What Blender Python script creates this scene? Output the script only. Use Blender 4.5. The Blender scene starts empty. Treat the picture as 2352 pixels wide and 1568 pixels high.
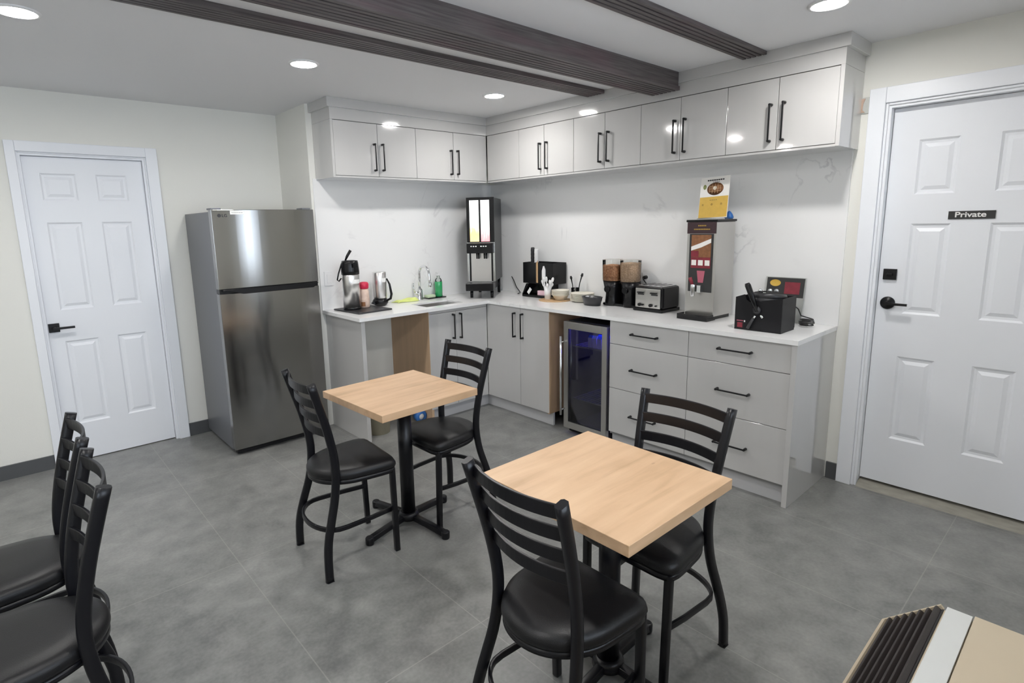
import bpy, bmesh, math, random
from mathutils import Vector, Matrix
random.seed(7)
PI = math.pi
SC = bpy.context.scene
COL = SC.collection

# ------------------------------------------------------------------ camera
cam_data = bpy.data.cameras.new('camera')
cam = bpy.data.objects.new('camera', cam_data)
COL.objects.link(cam)
SC.camera = cam
cam_data.sensor_fit = 'HORIZONTAL'
cam_data.sensor_width = 36.0
cam_data.lens = 1282.346 / 2352 * 36
cam_data.shift_x = 57.919 / 2352
cam_data.shift_y = -45.649 / 2352
cam_data.clip_start = 0.02
yaw, pitch, roll = 0.8554, -0.1730, -0.0234
fw = Vector((math.cos(yaw) * math.cos(pitch), math.sin(yaw) * math.cos(pitch), math.sin(pitch)))
rt = Vector((math.sin(yaw), -math.cos(yaw), 0))
up = rt.cross(fw)
rt2 = rt * math.cos(roll) + up * math.sin(roll)
up2 = -rt * math.sin(roll) + up * math.cos(roll)
cam.matrix_world = Matrix.Translation((-3.5588, -3.9978, 1.5329)) @ Matrix((
    (rt2.x, up2.x, -fw.x), (rt2.y, up2.y, -fw.y), (rt2.z, up2.z, -fw.z))).to_4x4()

# ------------------------------------------------------------------ view, world, daylight
SC.view_settings.view_transform = 'Standard'
SC.view_settings.look = 'None'
SC.view_settings.gamma = 1
SC.view_settings.use_curve_mapping = False
SC.view_settings.exposure = 0.08
SKY_STRENGTH = 6.0
LAMP_STRENGTH = 265.0
world = bpy.data.worlds.new('world')
SC.world = world
world.use_nodes = True
wn = world.node_tree.nodes
wn['Background'].inputs[0].default_value = (0.80, 0.87, 1.0, 1)
wn['Background'].inputs[1].default_value = SKY_STRENGTH
WINDOWS = [(-3.30, -1.75, 0.95, 2.10), (-5.30, -3.95, 0.95, 2.10), (-1.18, -0.78, 0.95, 2.10)]
YF = -4.32
for (x0, x1, z0, z1) in WINDOWS:      # light portals in the window openings guide the sky light
    ld = bpy.data.lights.new('window_portal', 'AREA')
    ld.shape = 'RECTANGLE'; ld.size = x1 - x0; ld.size_y = z1 - z0
    ld.cycles.is_portal = True
    lo = bpy.data.objects.new('window_portal', ld)
    COL.objects.link(lo)
    lo.location = ((x0 + x1) / 2, YF - 0.06, (z0 + z1) / 2)
    lo.rotation_euler = (PI / 2, 0, 0)

# ------------------------------------------------------------------ materials
def new_mat(name):
    m = bpy.data.materials.new(name); m.use_nodes = True
    return m, m.node_tree.nodes, m.node_tree.links, m.node_tree.nodes['Principled BSDF']

def mat(name, col, rough=0.5, metal=0.0, coat=0.0, bump=0.0, bscale=60, var=0.0, vscale=6,
        stretch=(1, 1, 1), trans=0.0, emis=None, estr=0.0, ior=1.5, alpha=1.0, spec=0.5):
    m, n, l, b = new_mat(name)
    c = tuple(col) + (1,)
    b.inputs['Base Color'].default_value = c
    b.inputs['Roughness'].default_value = rough
    b.inputs['Metallic'].default_value = metal
    b.inputs['Coat Weight'].default_value = coat
    b.inputs['Coat Roughness'].default_value = 0.04
    b.inputs['Transmission Weight'].default_value = trans
    b.inputs['IOR'].default_value = ior
    b.inputs['Alpha'].default_value = alpha
    b.inputs['Specular IOR Level'].default_value = spec
    tc = n.new('ShaderNodeTexCoord'); mp = n.new('ShaderNodeMapping')
    mp.inputs['Scale'].default_value = stretch
    l.new(tc.outputs['Object'], mp.inputs[0])
    no = n.new('ShaderNodeTexNoise'); no.inputs['Scale'].default_value = vscale
    no.inputs['Detail'].default_value = 4
    l.new(mp.outputs[0], no.inputs['Vector'])
    if var > 0:
        mx = n.new('ShaderNodeMix'); mx.data_type = 'RGBA'
        mx.inputs['A'].default_value = tuple(max(0, v * (1 - var)) for v in col) + (1,)
        mx.inputs['B'].default_value = tuple(min(1, v * (1 + var)) for v in col) + (1,)
        l.new(no.outputs['Fac'], mx.inputs['Factor'])
        l.new(mx.outputs['Result'], b.inputs['Base Color'])
    if bump > 0:
        nb = n.new('ShaderNodeTexNoise'); nb.inputs['Scale'].default_value = bscale
        l.new(mp.outputs[0], nb.inputs['Vector'])
        bp = n.new('ShaderNodeBump'); bp.inputs['Strength'].default_value = bump
        bp.inputs['Distance'].default_value = 0.002
        l.new(nb.outputs['Fac'], bp.inputs['Height']); l.new(bp.outputs[0], b.inputs['Normal'])
    if emis:
        b.inputs['Emission Color'].default_value = tuple(emis) + (1,)
        b.inputs['Emission Strength'].default_value = estr
    return m

M = {}
M['wall'] = mat('wall_paint', (0.815, 0.81, 0.76), 0.6, bump=0.15, bscale=180)
M['ceiling'] = mat('ceiling_paint', (0.80, 0.80, 0.81), 0.8, bump=0.1, bscale=200)
M['trimw'] = mat('white_trim_paint', (0.86, 0.88, 0.92), 0.35)
M['doorw'] = mat('white_door_paint', (0.84, 0.86, 0.90), 0.38, bump=0.05, bscale=90, stretch=(1, 1, .15))
M['base'] = mat('charcoal_tile_skirting', (0.085, 0.088, 0.092), 0.35)
M['cab'] = mat('gloss_grey_laminate', (0.545, 0.54, 0.53), 0.09, coat=1.0, var=0.015, vscale=30, stretch=(1, 1, .05))
M['cabin'] = mat('carcass_gap_shade', (0.28, 0.28, 0.28), 0.5)  # carcass colour kept dark so the gaps between fronts read as shade
M['kick'] = mat('grey_kick_board', (0.56, 0.56, 0.57), 0.25)
M['blackm'] = mat('black_metal', (0.006, 0.006, 0.007), 0.35, spec=.35)
M['frame'] = mat('black_powder_coat', (0.005, 0.005, 0.007), 0.32, bump=0.05, bscale=300, spec=.38)
M['vinyl'] = mat('black_vinyl', (0.006, 0.006, 0.007), 0.40, bump=0.2, bscale=350, spec=.40)
M['bplast'] = mat('black_plastic', (0.006, 0.006, 0.007), 0.26, spec=.35)
M['mplast'] = mat('matt_black_plastic', (0.009, 0.009, 0.011), 0.5, spec=.3)
M['gplast'] = mat('dark_grey_plastic', (0.028, 0.028, 0.031), 0.35)
M['maple'] = mat('maple_veneer', (0.55, 0.38, 0.24), 0.5, var=0.18, vscale=7, stretch=(3, 3, .35))
M['chrome'] = mat('chrome', (0.80, 0.81, 0.82), 0.16, metal=1)
M['whitep'] = mat('white_plastic', (0.82, 0.82, 0.82), 0.35)
M['paper'] = mat('white_paper', (0.88, 0.86, 0.82), 0.6)
M['cream'] = mat('cream_paper_ware', (0.80, 0.76, 0.66), 0.55)
M['red'] = mat('red_plastic', (0.62, 0.02, 0.07), 0.3)
M['pink'] = mat('pink_paper', (0.80, 0.55, 0.62), 0.6)
M['wooden'] = mat('light_bamboo', (0.55, 0.36, 0.19), 0.5, var=0.15, vscale=20, stretch=(1, 6, 1))
M['green'] = mat('green_dish_soap', (0.03, 0.36, 0.12), 0.12, coat=0.5)
M['clear'] = mat('clear_plastic', (0.95, 0.97, 0.96), 0.05, trans=1.0, ior=1.15)
M['spongey'] = mat('yellow_green_cloth', (0.72, 0.80, 0.25), 0.8, bump=0.8, bscale=60, var=0.2, vscale=20)
M['tan'] = mat('beige_bin_plastic', (0.50, 0.46, 0.34), 0.4)
M['blue'] = mat('blue_plastic', (0.03, 0.14, 0.42), 0.3)
M['acbeige'] = mat('beige_enamel', (0.52, 0.44, 0.32), 0.45, var=0.06, vscale=5)
M['acwhite'] = mat('pale_grey_enamel', (0.60, 0.61, 0.59), 0.4, var=0.03)
M['acdark'] = mat('dark_brown_louvre', (0.028, 0.022, 0.021), 0.4)
M['label'] = mat('white_label', (0.85, 0.85, 0.83), 0.5)
M['ink'] = mat('dark_ink', (0.03, 0.03, 0.03), 0.6)
M['gold'] = mat('gold_print', (0.40, 0.25, 0.05), 0.5)
M['plum'] = mat('plum_black_print', (0.045, 0.02, 0.025), 0.45)
M['yellow'] = mat('mustard_print', (0.66, 0.42, 0.07), 0.5, var=0.12, vscale=40)
M['brownfood'] = mat('brown_waffle_print', (0.26, 0.11, 0.045), 0.5, var=0.5, vscale=60)
M['redprint'] = mat('dark_red_print', (0.22, 0.02, 0.035), 0.5, var=0.35, vscale=30)
M['pinkprint'] = mat('rose_print', (0.50, 0.13, 0.18), 0.5)
M['greenprint'] = mat('olive_print', (0.22, 0.25, 0.08), 0.5)
M['threshold'] = mat('worn_threshold_metal', (0.30, 0.285, 0.245), 0.5, var=0.35, vscale=14, stretch=(4, 1, 1))
M['copper'] = mat('worn_copper_plate', (0.45, 0.33, 0.26), 0.35, metal=0.8, var=0.3, vscale=60)
M['galv'] = mat('grey_plate', (0.45, 0.46, 0.44), 0.4, metal=0.5)
M['fridgeside'] = mat('grey_fridge_side', (0.17, 0.175, 0.19), 0.35, metal=0.3, bump=0.1, bscale=250)
M['darkin'] = mat('cooler_interior', (0.02, 0.02, 0.022), 0.5)
M['cable'] = mat('black_cable', (0.015, 0.015, 0.015), 0.45)
M['lamp'] = mat('lamp_diffuser', (0.9, 0.9, 0.9), 0.5, emis=(1.0, 0.975, 0.95), estr=LAMP_STRENGTH)
M['blueled'] = mat('blue_cooler_light', (0.1, 0.1, 0.9), 0.5, emis=(0.10, 0.07, 1.0), estr=28.0)
M['drink'] = mat('milk_carton', (0.80, 0.80, 0.85), 0.5)
M['grout'] = mat('grout', (0.22, 0.22, 0.21), 0.8)

def steel(name, col, rough, axis_scale=(2, 2, 260), aniso=0.0, rot=0.0, bstr=0.05):
    m, n, l, b = new_mat(name)
    b.inputs['Base Color'].default_value = tuple(col) + (1,)
    b.inputs['Metallic'].default_value = 1
    b.inputs['Roughness'].default_value = rough
    b.inputs['Anisotropic'].default_value = aniso
    b.inputs['Anisotropic Rotation'].default_value = rot
    if aniso > 0:
        tg = n.new('ShaderNodeTangent'); tg.direction_type = 'RADIAL'; tg.axis = 'Z'; l.new(tg.outputs[0], b.inputs['Tangent'])
    tc = n.new('ShaderNodeTexCoord'); mp = n.new('ShaderNodeMapping'); mp.inputs['Scale'].default_value = axis_scale
    no = n.new('ShaderNodeTexNoise'); no.inputs['Scale'].default_value = 1; no.inputs['Detail'].default_value = 3
    l.new(tc.outputs['Object'], mp.inputs[0]); l.new(mp.outputs[0], no.inputs['Vector'])
    bp = n.new('ShaderNodeBump'); bp.inputs['Strength'].default_value = bstr; bp.inputs['Distance'].default_value = 0.001
    l.new(no.outputs['Fac'], bp.inputs['Height']); l.new(bp.outputs[0], b.inputs['Normal'])
    return m
M['steel'] = steel('brushed_steel', (0.31, 0.305, 0.295), 0.14, (3, 3, 300), aniso=0.8, rot=0.25, bstr=0.05)
M['steel2'] = steel('satin_steel', (0.60, 0.59, 0.57), 0.28)
M['steelround'] = steel('polished_flask_steel', (0.78, 0.77, 0.76), 0.30, (1, 1, 1))
M['sinksteel'] = steel('sink_steel', (0.45, 0.44, 0.42), 0.3)

def quartz():
    m, n, l, b = new_mat('white_quartz')
    tc = n.new('ShaderNodeTexCoord')
    n1 = n.new('ShaderNodeTexNoise'); n1.inputs['Scale'].default_value = 1.6; n1.inputs['Detail'].default_value = 8
    n1.inputs['Distortion'].default_value = 1.2
    l.new(tc.outputs['Object'], n1.inputs['Vector'])
    r1 = n.new('ShaderNodeValToRGB'); e = r1.color_ramp.elements
    e[0].position = 0.485; e[0].color = (0, 0, 0, 1); e[1].position = 0.5; e[1].color = (1, 1, 1, 1)
    e2 = r1.color_ramp.elements.new(0.515); e2.color = (0, 0, 0, 1)
    l.new(n1.outputs['Fac'], r1.inputs[0])
    n2 = n.new('ShaderNodeTexNoise'); n2.inputs['Scale'].default_value = 2.3; n2.inputs['Detail'].default_value = 3
    l.new(tc.outputs['Object'], n2.inputs['Vector'])
    r2 = n.new('ShaderNodeValToRGB'); r2.color_ramp.elements[0].position = 0.52; r2.color_ramp.elements[1].position = 0.68
    l.new(n2.outputs['Fac'], r2.inputs[0])
    mu = n.new('ShaderNodeMath'); mu.operation = 'MULTIPLY'
    l.new(r1.outputs[0], mu.inputs[0]); l.new(r2.outputs[0], mu.inputs[1])
    mu2 = n.new('ShaderNodeMath'); mu2.operation = 'MULTIPLY'; mu2.inputs[1].default_value = 0.42
    l.new(mu.outputs[0], mu2.inputs[0])
    mx = n.new('ShaderNodeMix'); mx.data_type = 'RGBA'
    mx.inputs['A'].default_value = (0.86, 0.86, 0.855, 1); mx.inputs['B'].default_value = (0.42, 0.42, 0.44, 1)
    l.new(mu2.outputs[0], mx.inputs['Factor']); l.new(mx.outputs['Result'], b.inputs['Base Color'])
    b.inputs['Roughness'].default_value = 0.16
    return m
M['quartz'] = quartz()

def floor_mat():
    m, n, l, b = new_mat('grey_porcelain_tile')
    tc = n.new('ShaderNodeTexCoord')
    def noise(s, d, dist=0.0, sc=(1, 1, 1)):
        mp = n.new('ShaderNodeMapping'); mp.inputs['Scale'].default_value = sc
        l.new(tc.outputs['Object'], mp.inputs[0])
        t = n.new('ShaderNodeTexNoise'); t.inputs['Scale'].default_value = s; t.inputs['Detail'].default_value = d
        t.inputs['Distortion'].default_value = dist; l.new(mp.outputs[0], t.inputs['Vector']); return t
    a = noise(1.5, 9, 0.5); c = noise(9, 9, 0.3); f = noise(70, 6)
    m1 = n.new('ShaderNodeMix'); m1.data_type = 'FLOAT'; m1.inputs[0].default_value = 0.5
    l.new(a.outputs['Fac'], m1.inputs[2]); l.new(c.outputs['Fac'], m1.inputs[3])
    m2 = n.new('ShaderNodeMix'); m2.data_type = 'FLOAT'; m2.inputs[0].default_value = 0.2
    l.new(m1.outputs[0], m2.inputs[2]); l.new(f.outputs['Fac'], m2.inputs[3])
    r = n.new('ShaderNodeValToRGB'); e = r.color_ramp.elements
    e[0].position = 0.36; e[0].color = (0.140, 0.142, 0.138, 1); e[1].position = 0.66; e[1].color = (0.300, 0.300, 0.287, 1)
    l.new(m2.outputs[0], r.inputs[0])
    # grout lines from a large brick grid (tile 0.57 x 1.08 m)
    sp = n.new('ShaderNodeSeparateXYZ'); l.new(tc.outputs['Object'], sp.inputs[0])
    def line(out, off, per, w):
        ad = n.new('ShaderNodeMath'); ad.operation = 'ADD'; ad.inputs[1].default_value = off; l.new(sp.outputs[out], ad.inputs[0])
        pp = n.new('ShaderNodeMath'); pp.operation = 'PINGPONG'; pp.inputs[1].default_value = per / 2; l.new(ad.outputs[0], pp.inputs[0])
        lt = n.new('ShaderNodeMath'); lt.operation = 'LESS_THAN'; lt.inputs[1].default_value = w; l.new(pp.outputs[0], lt.inputs[0]); return lt
    lx = line(0, 2.888, 0.5685, 0.0022); ly = line(1, 0.345, 1.075, 0.0022)
    mm = n.new('ShaderNodeMath'); mm.operation = 'MAXIMUM'; l.new(lx.outputs[0], mm.inputs[0]); l.new(ly.outputs[0], mm.inputs[1])
    mx = n.new('ShaderNodeMix'); mx.data_type = 'RGBA'; mx.inputs['B'].default_value = (0.36, 0.35, 0.32, 1)
    ml = n.new('ShaderNodeMath'); ml.operation = 'MULTIPLY'; ml.inputs[1].default_value = 0.45; l.new(mm.outputs[0], ml.inputs[0])
    l.new(ml.outputs[0], mx.inputs['Factor']); l.new(r.outputs[0], mx.inputs['A']); l.new(mx.outputs['Result'], b.inputs['Base Color'])
    rr = n.new('ShaderNodeMapRange'); rr.inputs[3].default_value = 0.27; rr.inputs[4].default_value = 0.42
    l.new(c.outputs['Fac'], rr.inputs[0]); l.new(rr.outputs[0], b.inputs['Roughness'])
    bp = n.new('ShaderNodeBump'); bp.inputs['Strength'].default_value = 0.06; bp.inputs['Distance'].default_value = 0.003
    l.new(f.outputs['Fac'], bp.inputs['Height']); l.new(bp.outputs[0], b.inputs['Normal'])
    return m
M['floor'] = floor_mat()

def wood_top():
    m, n, l, b = new_mat('light_oak_laminate')
    tc = n.new('ShaderNodeTexCoord')
    mp = n.new('ShaderNodeMapping'); mp.inputs['Scale'].default_value = (1.5, 14, 14)
    l.new(tc.outputs['Object'], mp.inputs[0])
    n1 = n.new('ShaderNodeTexNoise'); n1.inputs['Scale'].default_value = 1.6; n1.inputs['Detail'].default_value = 7; n1.inputs['Distortion'].default_value = 0.7
    l.new(mp.outputs[0], n1.inputs['Vector'])
    n2 = n.new('ShaderNodeTexNoise'); n2.inputs['Scale'].default_value = 6; n2.inputs['Detail'].default_value = 4
    l.new(tc.outputs['Object'], n2.inputs['Vector'])
    r = n.new('ShaderNodeValToRGB'); e = r.color_ramp.elements
    e[0].position = 0.30; e[0].color = (0.48, 0.31, 0.175, 1); e[1].position = 0.62; e[1].color = (0.65, 0.445, 0.275, 1)
    mid = r.color_ramp.elements.new(0.46); mid.color = (0.59, 0.39, 0.235, 1)
    mxf = n.new('ShaderNodeMix'); mxf.data_type = 'FLOAT'; mxf.inputs[0].default_value = 0.3
    l.new(n1.outputs['Fac'], mxf.inputs[2]); l.new(n2.outputs['Fac'], mxf.inputs[3]); l.new(mxf.outputs[0], r.inputs[0])
    vo = n.new('ShaderNodeTexVoronoi'); vo.inputs['Scale'].default_value = 4.5
    mp2 = n.new('ShaderNodeMapping'); mp2.inputs['Scale'].default_value = (1, 2.2, 1); l.new(tc.outputs['Object'], mp2.inputs[0]); l.new(mp2.outputs[0], vo.inputs['Vector'])
    lt = n.new('ShaderNodeMapRange'); lt.inputs[1].default_value = 0.015; lt.inputs[2].default_value = 0.06; lt.inputs[3].default_value = 0.45; lt.inputs[4].default_value = 0.0
    l.new(vo.outputs['Distance'], lt.inputs[0])
    mx = n.new('ShaderNodeMix'); mx.data_type = 'RGBA'; mx.inputs['B'].default_value = (0.24, 0.12, 0.055, 1)
    l.new(lt.outputs[0], mx.inputs['Factor']); l.new(r.outputs[0], mx.inputs['A']); l.new(mx.outputs['Result'], b.inputs['Base Color'])
    b.inputs['Roughness'].default_value = 0.42
    return m
M['oak'] = wood_top()

def beam_mat():
    m, n, l, b = new_mat('dark_walnut_cladding')
    tc = n.new('ShaderNodeTexCoord')
    mp = n.new('ShaderNodeMapping'); mp.inputs['Scale'].default_value = (2.2, 55, 55); l.new(tc.outputs['Object'], mp.inputs[0])
    n1 = n.new('ShaderNodeTexNoise'); n1.inputs['Scale'].default_value = 2.0; n1.inputs['Detail'].default_value = 6
    l.new(mp.outputs[0], n1.inputs['Vector'])
    mp2 = n.new('ShaderNodeMapping'); mp2.inputs['Scale'].default_value = (1.2, 5, 5); l.new(tc.outputs['Object'], mp2.inputs[0])
    n2 = n.new('ShaderNodeTexNoise'); n2.inputs['Scale'].default_value = 2; n2.inputs['Detail'].default_value = 2; l.new(mp2.outputs[0], n2.inputs['Vector'])
    r = n.new('ShaderNodeValToRGB'); e = r.color_ramp.elements
    e[0].position = 0.3; e[0].color = (0.055, 0.046, 0.046, 1); e[1].position = 0.7; e[1].color = (0.135, 0.118, 0.116, 1)
    l.new(n1.outputs['Fac'], r.inputs[0])
    mx = n.new('ShaderNodeMix'); mx.data_type = 'RGBA'; mx.blend_type = 'MIX'; mx.inputs['B'].default_value = (0.125, 0.070, 0.082, 1)
    r2 = n.new('ShaderNodeMapRange'); r2.inputs[1].default_value = 0.52; r2.inputs[2].default_value = 0.72; r2.inputs[4].default_value = 0.55
    l.new(n2.outputs['Fac'], r2.inputs[0]); l.new(r2.outputs[0], mx.inputs['Factor'])
    l.new(r.outputs[0], mx.inputs['A']); l.new(mx.outputs['Result'], b.inputs['Base Color'])
    b.inputs['Roughness'].default_value = 0.5
    return m
M['beam'] = beam_mat()

def cereal_mat(name, c1, c2, s):
    m, n, l, b = new_mat(name)
    tc = n.new('ShaderNodeTexCoord'); v = n.new('ShaderNodeTexVoronoi'); v.inputs['Scale'].default_value = s
    l.new(tc.outputs['Object'], v.inputs['Vector'])
    mx = n.new('ShaderNodeMix'); mx.data_type = 'RGBA'; mx.inputs['A'].default_value = c1 + (1,); mx.inputs['B'].default_value = c2 + (1,)
    mr = n.new('ShaderNodeMapRange'); mr.inputs[2].default_value = 0.6
    l.new(v.outputs['Distance'], mr.inputs[0]); l.new(mr.outputs[0], mx.inputs['Factor']); l.new(mx.outputs['Result'], b.inputs['Base Color'])
    bp = n.new('ShaderNodeBump'); bp.inputs['Distance'].default_value = 0.006; bp.invert = True; l.new(v.outputs['Distance'], bp.inputs['Height']); l.new(bp.outputs[0], b.inputs['Normal'])
    b.inputs['Roughness'].default_value = 0.7
    return m
M['cereal1'] = cereal_mat('toasted_flakes', (0.80, 0.44, 0.24), (0.50, 0.24, 0.12), 70)
M['cereal2'] = cereal_mat('pale_oat_rings', (0.85, 0.64, 0.46), (0.62, 0.43, 0.29), 90)

def light_pane(name, stops, strength):
    m, n, l, b = new_mat(name)
    tc = n.new('ShaderNodeTexCoord'); sp = n.new('ShaderNodeSeparateXYZ'); l.new(tc.outputs['Generated'], sp.inputs[0])
    no = n.new('ShaderNodeTexNoise'); no.inputs['Scale'].default_value = 5; l.new(tc.outputs['Generated'], no.inputs['Vector'])
    ad = n.new('ShaderNodeMath'); ad.operation = 'MULTIPLY_ADD'; ad.inputs[1].default_value = 0.5; l.new(no.outputs['Fac'], ad.inputs[0]); l.new(sp.outputs[2], ad.inputs[2])
    r = n.new('ShaderNodeValToRGB'); e = r.color_ramp.elements
    e[0].position = stops[0][0]; e[0].color = stops[0][1] + (1,); e[1].position = stops[-1][0]; e[1].color = stops[-1][1] + (1,)
    for p, c in stops[1:-1]:
        x = r.color_ramp.elements.new(p); x.color = c + (1,)
    l.new(ad.outputs[0], r.inputs[0]); l.new(r.outputs[0], b.inputs['Emission Color']); b.inputs['Emission Strength'].default_value = strength
    b.inputs['Base Color'].default_value = (0.1, 0.1, 0.1, 1)
    return m
M['pane1'] = light_pane('backlit_yellow_print', [(0.1, (1, .55, .35)), (0.45, (1, .8, .25)), (0.7, (.95, 1, .9)), (1.2, (1, 1, 1))], 1.6)
M['pane2'] = light_pane('backlit_red_print', [(0.1, (.75, .2, .25)), (0.42, (1, .45, .45)), (0.55, (1, .9, .9)), (0.8, (.85, 1, .95)), (1.2, (1, 1, 1))], 1.6)

def pane_glass(name, tint, refl):
    m = bpy.data.materials.new(name); m.use_nodes = True
    n = m.node_tree.nodes; l = m.node_tree.links
    for x in list(n):
        if x.type != 'OUTPUT_MATERIAL': n.remove(x)
    tr = n.new('ShaderNodeBsdfTransparent'); tr.inputs[0].default_value = tint + (1,)
    gl = n.new('ShaderNodeBsdfGlossy'); gl.inputs['Roughness'].default_value = 0.02; gl.inputs[0].default_value = (1, 1, 1, 1)
    fr = n.new('ShaderNodeFresnel'); fr.inputs[0].default_value = refl
    mx = n.new('ShaderNodeMixShader'); l.new(fr.outputs[0], mx.inputs[0]); l.new(tr.outputs[0], mx.inputs[1]); l.new(gl.outputs[0], mx.inputs[2])
    l.new(mx.outputs[0], n['Material Output'].inputs[0])
    return m
M['winglass'] = pane_glass('window_glass', (0.96, 0.98, 0.98), 1.45)
M['coolglass'] = pane_glass('tinted_cooler_glass', (0.60, 0.60, 0.64), 1.45)
M['acrylic'] = pane_glass('clear_acrylic', (0.90, 0.91, 0.90), 1.45)

# ------------------------------------------------------------------ mesh builder
class MB:
    def __init__(self): self.bm = bmesh.new()
    def box(self, x0, x1, y0, y1, z0, z1, mi=0):
        vs = [self.bm.verts.new(p) for p in ((x0, y0, z0), (x1, y0, z0), (x1, y1, z0), (x0, y1, z0), (x0, y0, z1), (x1, y0, z1), (x1, y1, z1), (x0, y1, z1))]
        for f in ((3, 2, 1, 0), (4, 5, 6, 7), (0, 1, 5, 4), (1, 2, 6, 5), (2, 3, 7, 6), (3, 0, 4, 7)):
            fa = self.bm.faces.new([vs[i] for i in f]); fa.material_index = mi
        return self
    def hexa(self, pts, mi=0):
        vs = [self.bm.verts.new(p) for p in pts]
        for f in ((3, 2, 1, 0), (4, 5, 6, 7), (0, 1, 5, 4), (1, 2, 6, 5), (2, 3, 7, 6), (3, 0, 4, 7)):
            fa = self.bm.faces.new([vs[i] for i in f]); fa.material_index = mi
        return self
    def prism(self, poly, axis, a, b, mi=0):
        # poly: 2D points; axis: 0,1,2 extrude axis; other axes in order
        def P(p, t):
            q = [0, 0, 0]; o = [i for i in range(3) if i != axis]
            q[o[0]], q[o[1]], q[axis] = p[0], p[1], t
            return q
        A = [self.bm.verts.new(P(p, a)) for p in poly]; B = [self.bm.verts.new(P(p, b)) for p in poly]
        n = len(poly)
        fs = [self.bm.faces.new(A[::-1]), self.bm.faces.new(B)]
        for i in range(n): fs.append(self.bm.faces.new((A[i], A[(i + 1) % n], B[(i + 1) % n], B[i])))
        for f in fs: f.material_index = mi
        return self
    def lathe(self, prof, c=(0, 0, 0), seg=32, mi=0, mat=None, cap=True):
        mat = mat or Matrix.Identity(4)
        rings = []
        for r, z in prof:
            rings.append([self.bm.verts.new(mat @ Vector((c[0] + r * math.cos(2 * PI * i / seg), c[1] + r * math.sin(2 * PI * i / seg), c[2] + z))) for i in range(seg)])
        for a, b in zip(rings, rings[1:]):
            for i in range(seg):
                f = self.bm.faces.new((a[i], a[(i + 1) % seg], b[(i + 1) % seg], b[i])); f.material_index = mi; f.smooth = True
        if cap:
            for rg in (rings[0], rings[-1]):
                f = self.bm.faces.new(rg); f.material_index = mi
        return self
    def tube(self, pts, r, seg=10, sec=None, upv=(0, 0, 1), closed=False, mi=0):
        # sweep a circle radius r (or section list of 2D points) along pts; r may be list
        pts = [Vector(p) for p in pts]; n = len(pts); rings = []
        ref = Vector(upv)
        for i, p in enumerate(pts):
            if closed: t = (pts[(i + 1) % n] - pts[i - 1]).normalized()
            else: t = (pts[min(i + 1, n - 1)] - pts[max(i - 1, 0)]).normalized()
            s = t.cross(ref)
            if s.length < 1e-4: s = t.cross(Vector((1, 0, 0)))
            s.normalize(); u = s.cross(t).normalized()
            rr = r[i] if isinstance(r, (list, tuple)) else r
            if sec: ring = [self.bm.verts.new(p + s * a + u * b) for a, b in sec]
            else: ring = [self.bm.verts.new(p + s * rr * math.cos(2 * PI * k / seg) + u * rr * math.sin(2 * PI * k / seg)) for k in range(seg)]
            rings.append(ring)
        m = len(rings[0])
        rng = range(n) if closed else range(n - 1)
        for i in rng:
            a, b = rings[i], rings[(i + 1) % n]
            for k in range(m):
                f = self.bm.faces.new((a[k], a[(k + 1) % m], b[(k + 1) % m], b[k])); f.smooth = True; f.material_index = mi
        if not closed:
            for rg in (rings[0], rings[-1]): self.bm.faces.new(rg).material_index = mi
        return self
    def xf(self, mtx):
        self.bm.transform(mtx); return self
    def build(self, name, m, parent=None, bevel=0.0, bseg=2, sub=0, smooth=None):
        bmesh.ops.recalc_face_normals(self.bm, faces=self.bm.faces)
        me = bpy.data.meshes.new(name); self.bm.to_mesh(me); self.bm.free()
        for mm in (m if isinstance(m, (list, tuple)) else [m]): me.materials.append(mm)
        o = bpy.data.objects.new(name, me); COL.objects.link(o)
        if parent: o.parent = parent
        if bevel > 0:
            b = o.modifiers.new('bevel', 'BEVEL'); b.width = bevel; b.segments = bseg; b.limit_method = 'ANGLE'; b.angle_limit = 0.7
            b.harden_normals = False
        if sub:
            s = o.modifiers.new('sub', 'SUBSURF'); s.levels = sub; s.render_levels = sub
        if smooth:
            for p in me.polygons: p.use_smooth = True
        return o

def tag(o, label, cat, group=None, kind=None):
    o['label'] = label; o['category'] = cat
    if group: o['group'] = group
    if kind: o['kind'] = kind
    return o
def thing(name, label, cat, loc=(0, 0, 0), rotz=0, group=None):
    o = bpy.data.objects.new(name, None); COL.objects.link(o)
    o.empty_display_size = 0.05
    o.location = loc; o.rotation_euler = (0, 0, rotz)
    return tag(o, label, cat, group)
def struct(name, mb, m, parent=None, label=None, **k):
    o = mb.build(name, m, parent, **k)
    if not parent: o['kind'] = 'structure'
    if label: o['label'] = label
    return o
def text_mesh(name, body, size, m, parent, mtx, ext=0.0006, scale=(1, 1), bold=0.0):
    c = bpy.data.curves.new(name, 'FONT'); c.body = body; c.size = size; c.extrude = ext
    c.align_x = 'CENTER'; c.align_y = 'CENTER'; c.offset = bold
    t = bpy.data.objects.new(name + '_c', c); COL.objects.link(t)
    dg = bpy.context.evaluated_depsgraph_get(); dg.update()
    me = bpy.data.meshes.new_from_object(t.evaluated_get(dg))
    bpy.data.objects.remove(t); bpy.data.curves.remove(c)
    me.transform(Matrix.Diagonal((scale[0], scale[1], 1, 1)))
    me.transform(mtx)
    me.name = name; me.materials.clear(); me.materials.append(m)
    o = bpy.data.objects.new(name, me); COL.objects.link(o); o.parent = parent
    return o

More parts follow.
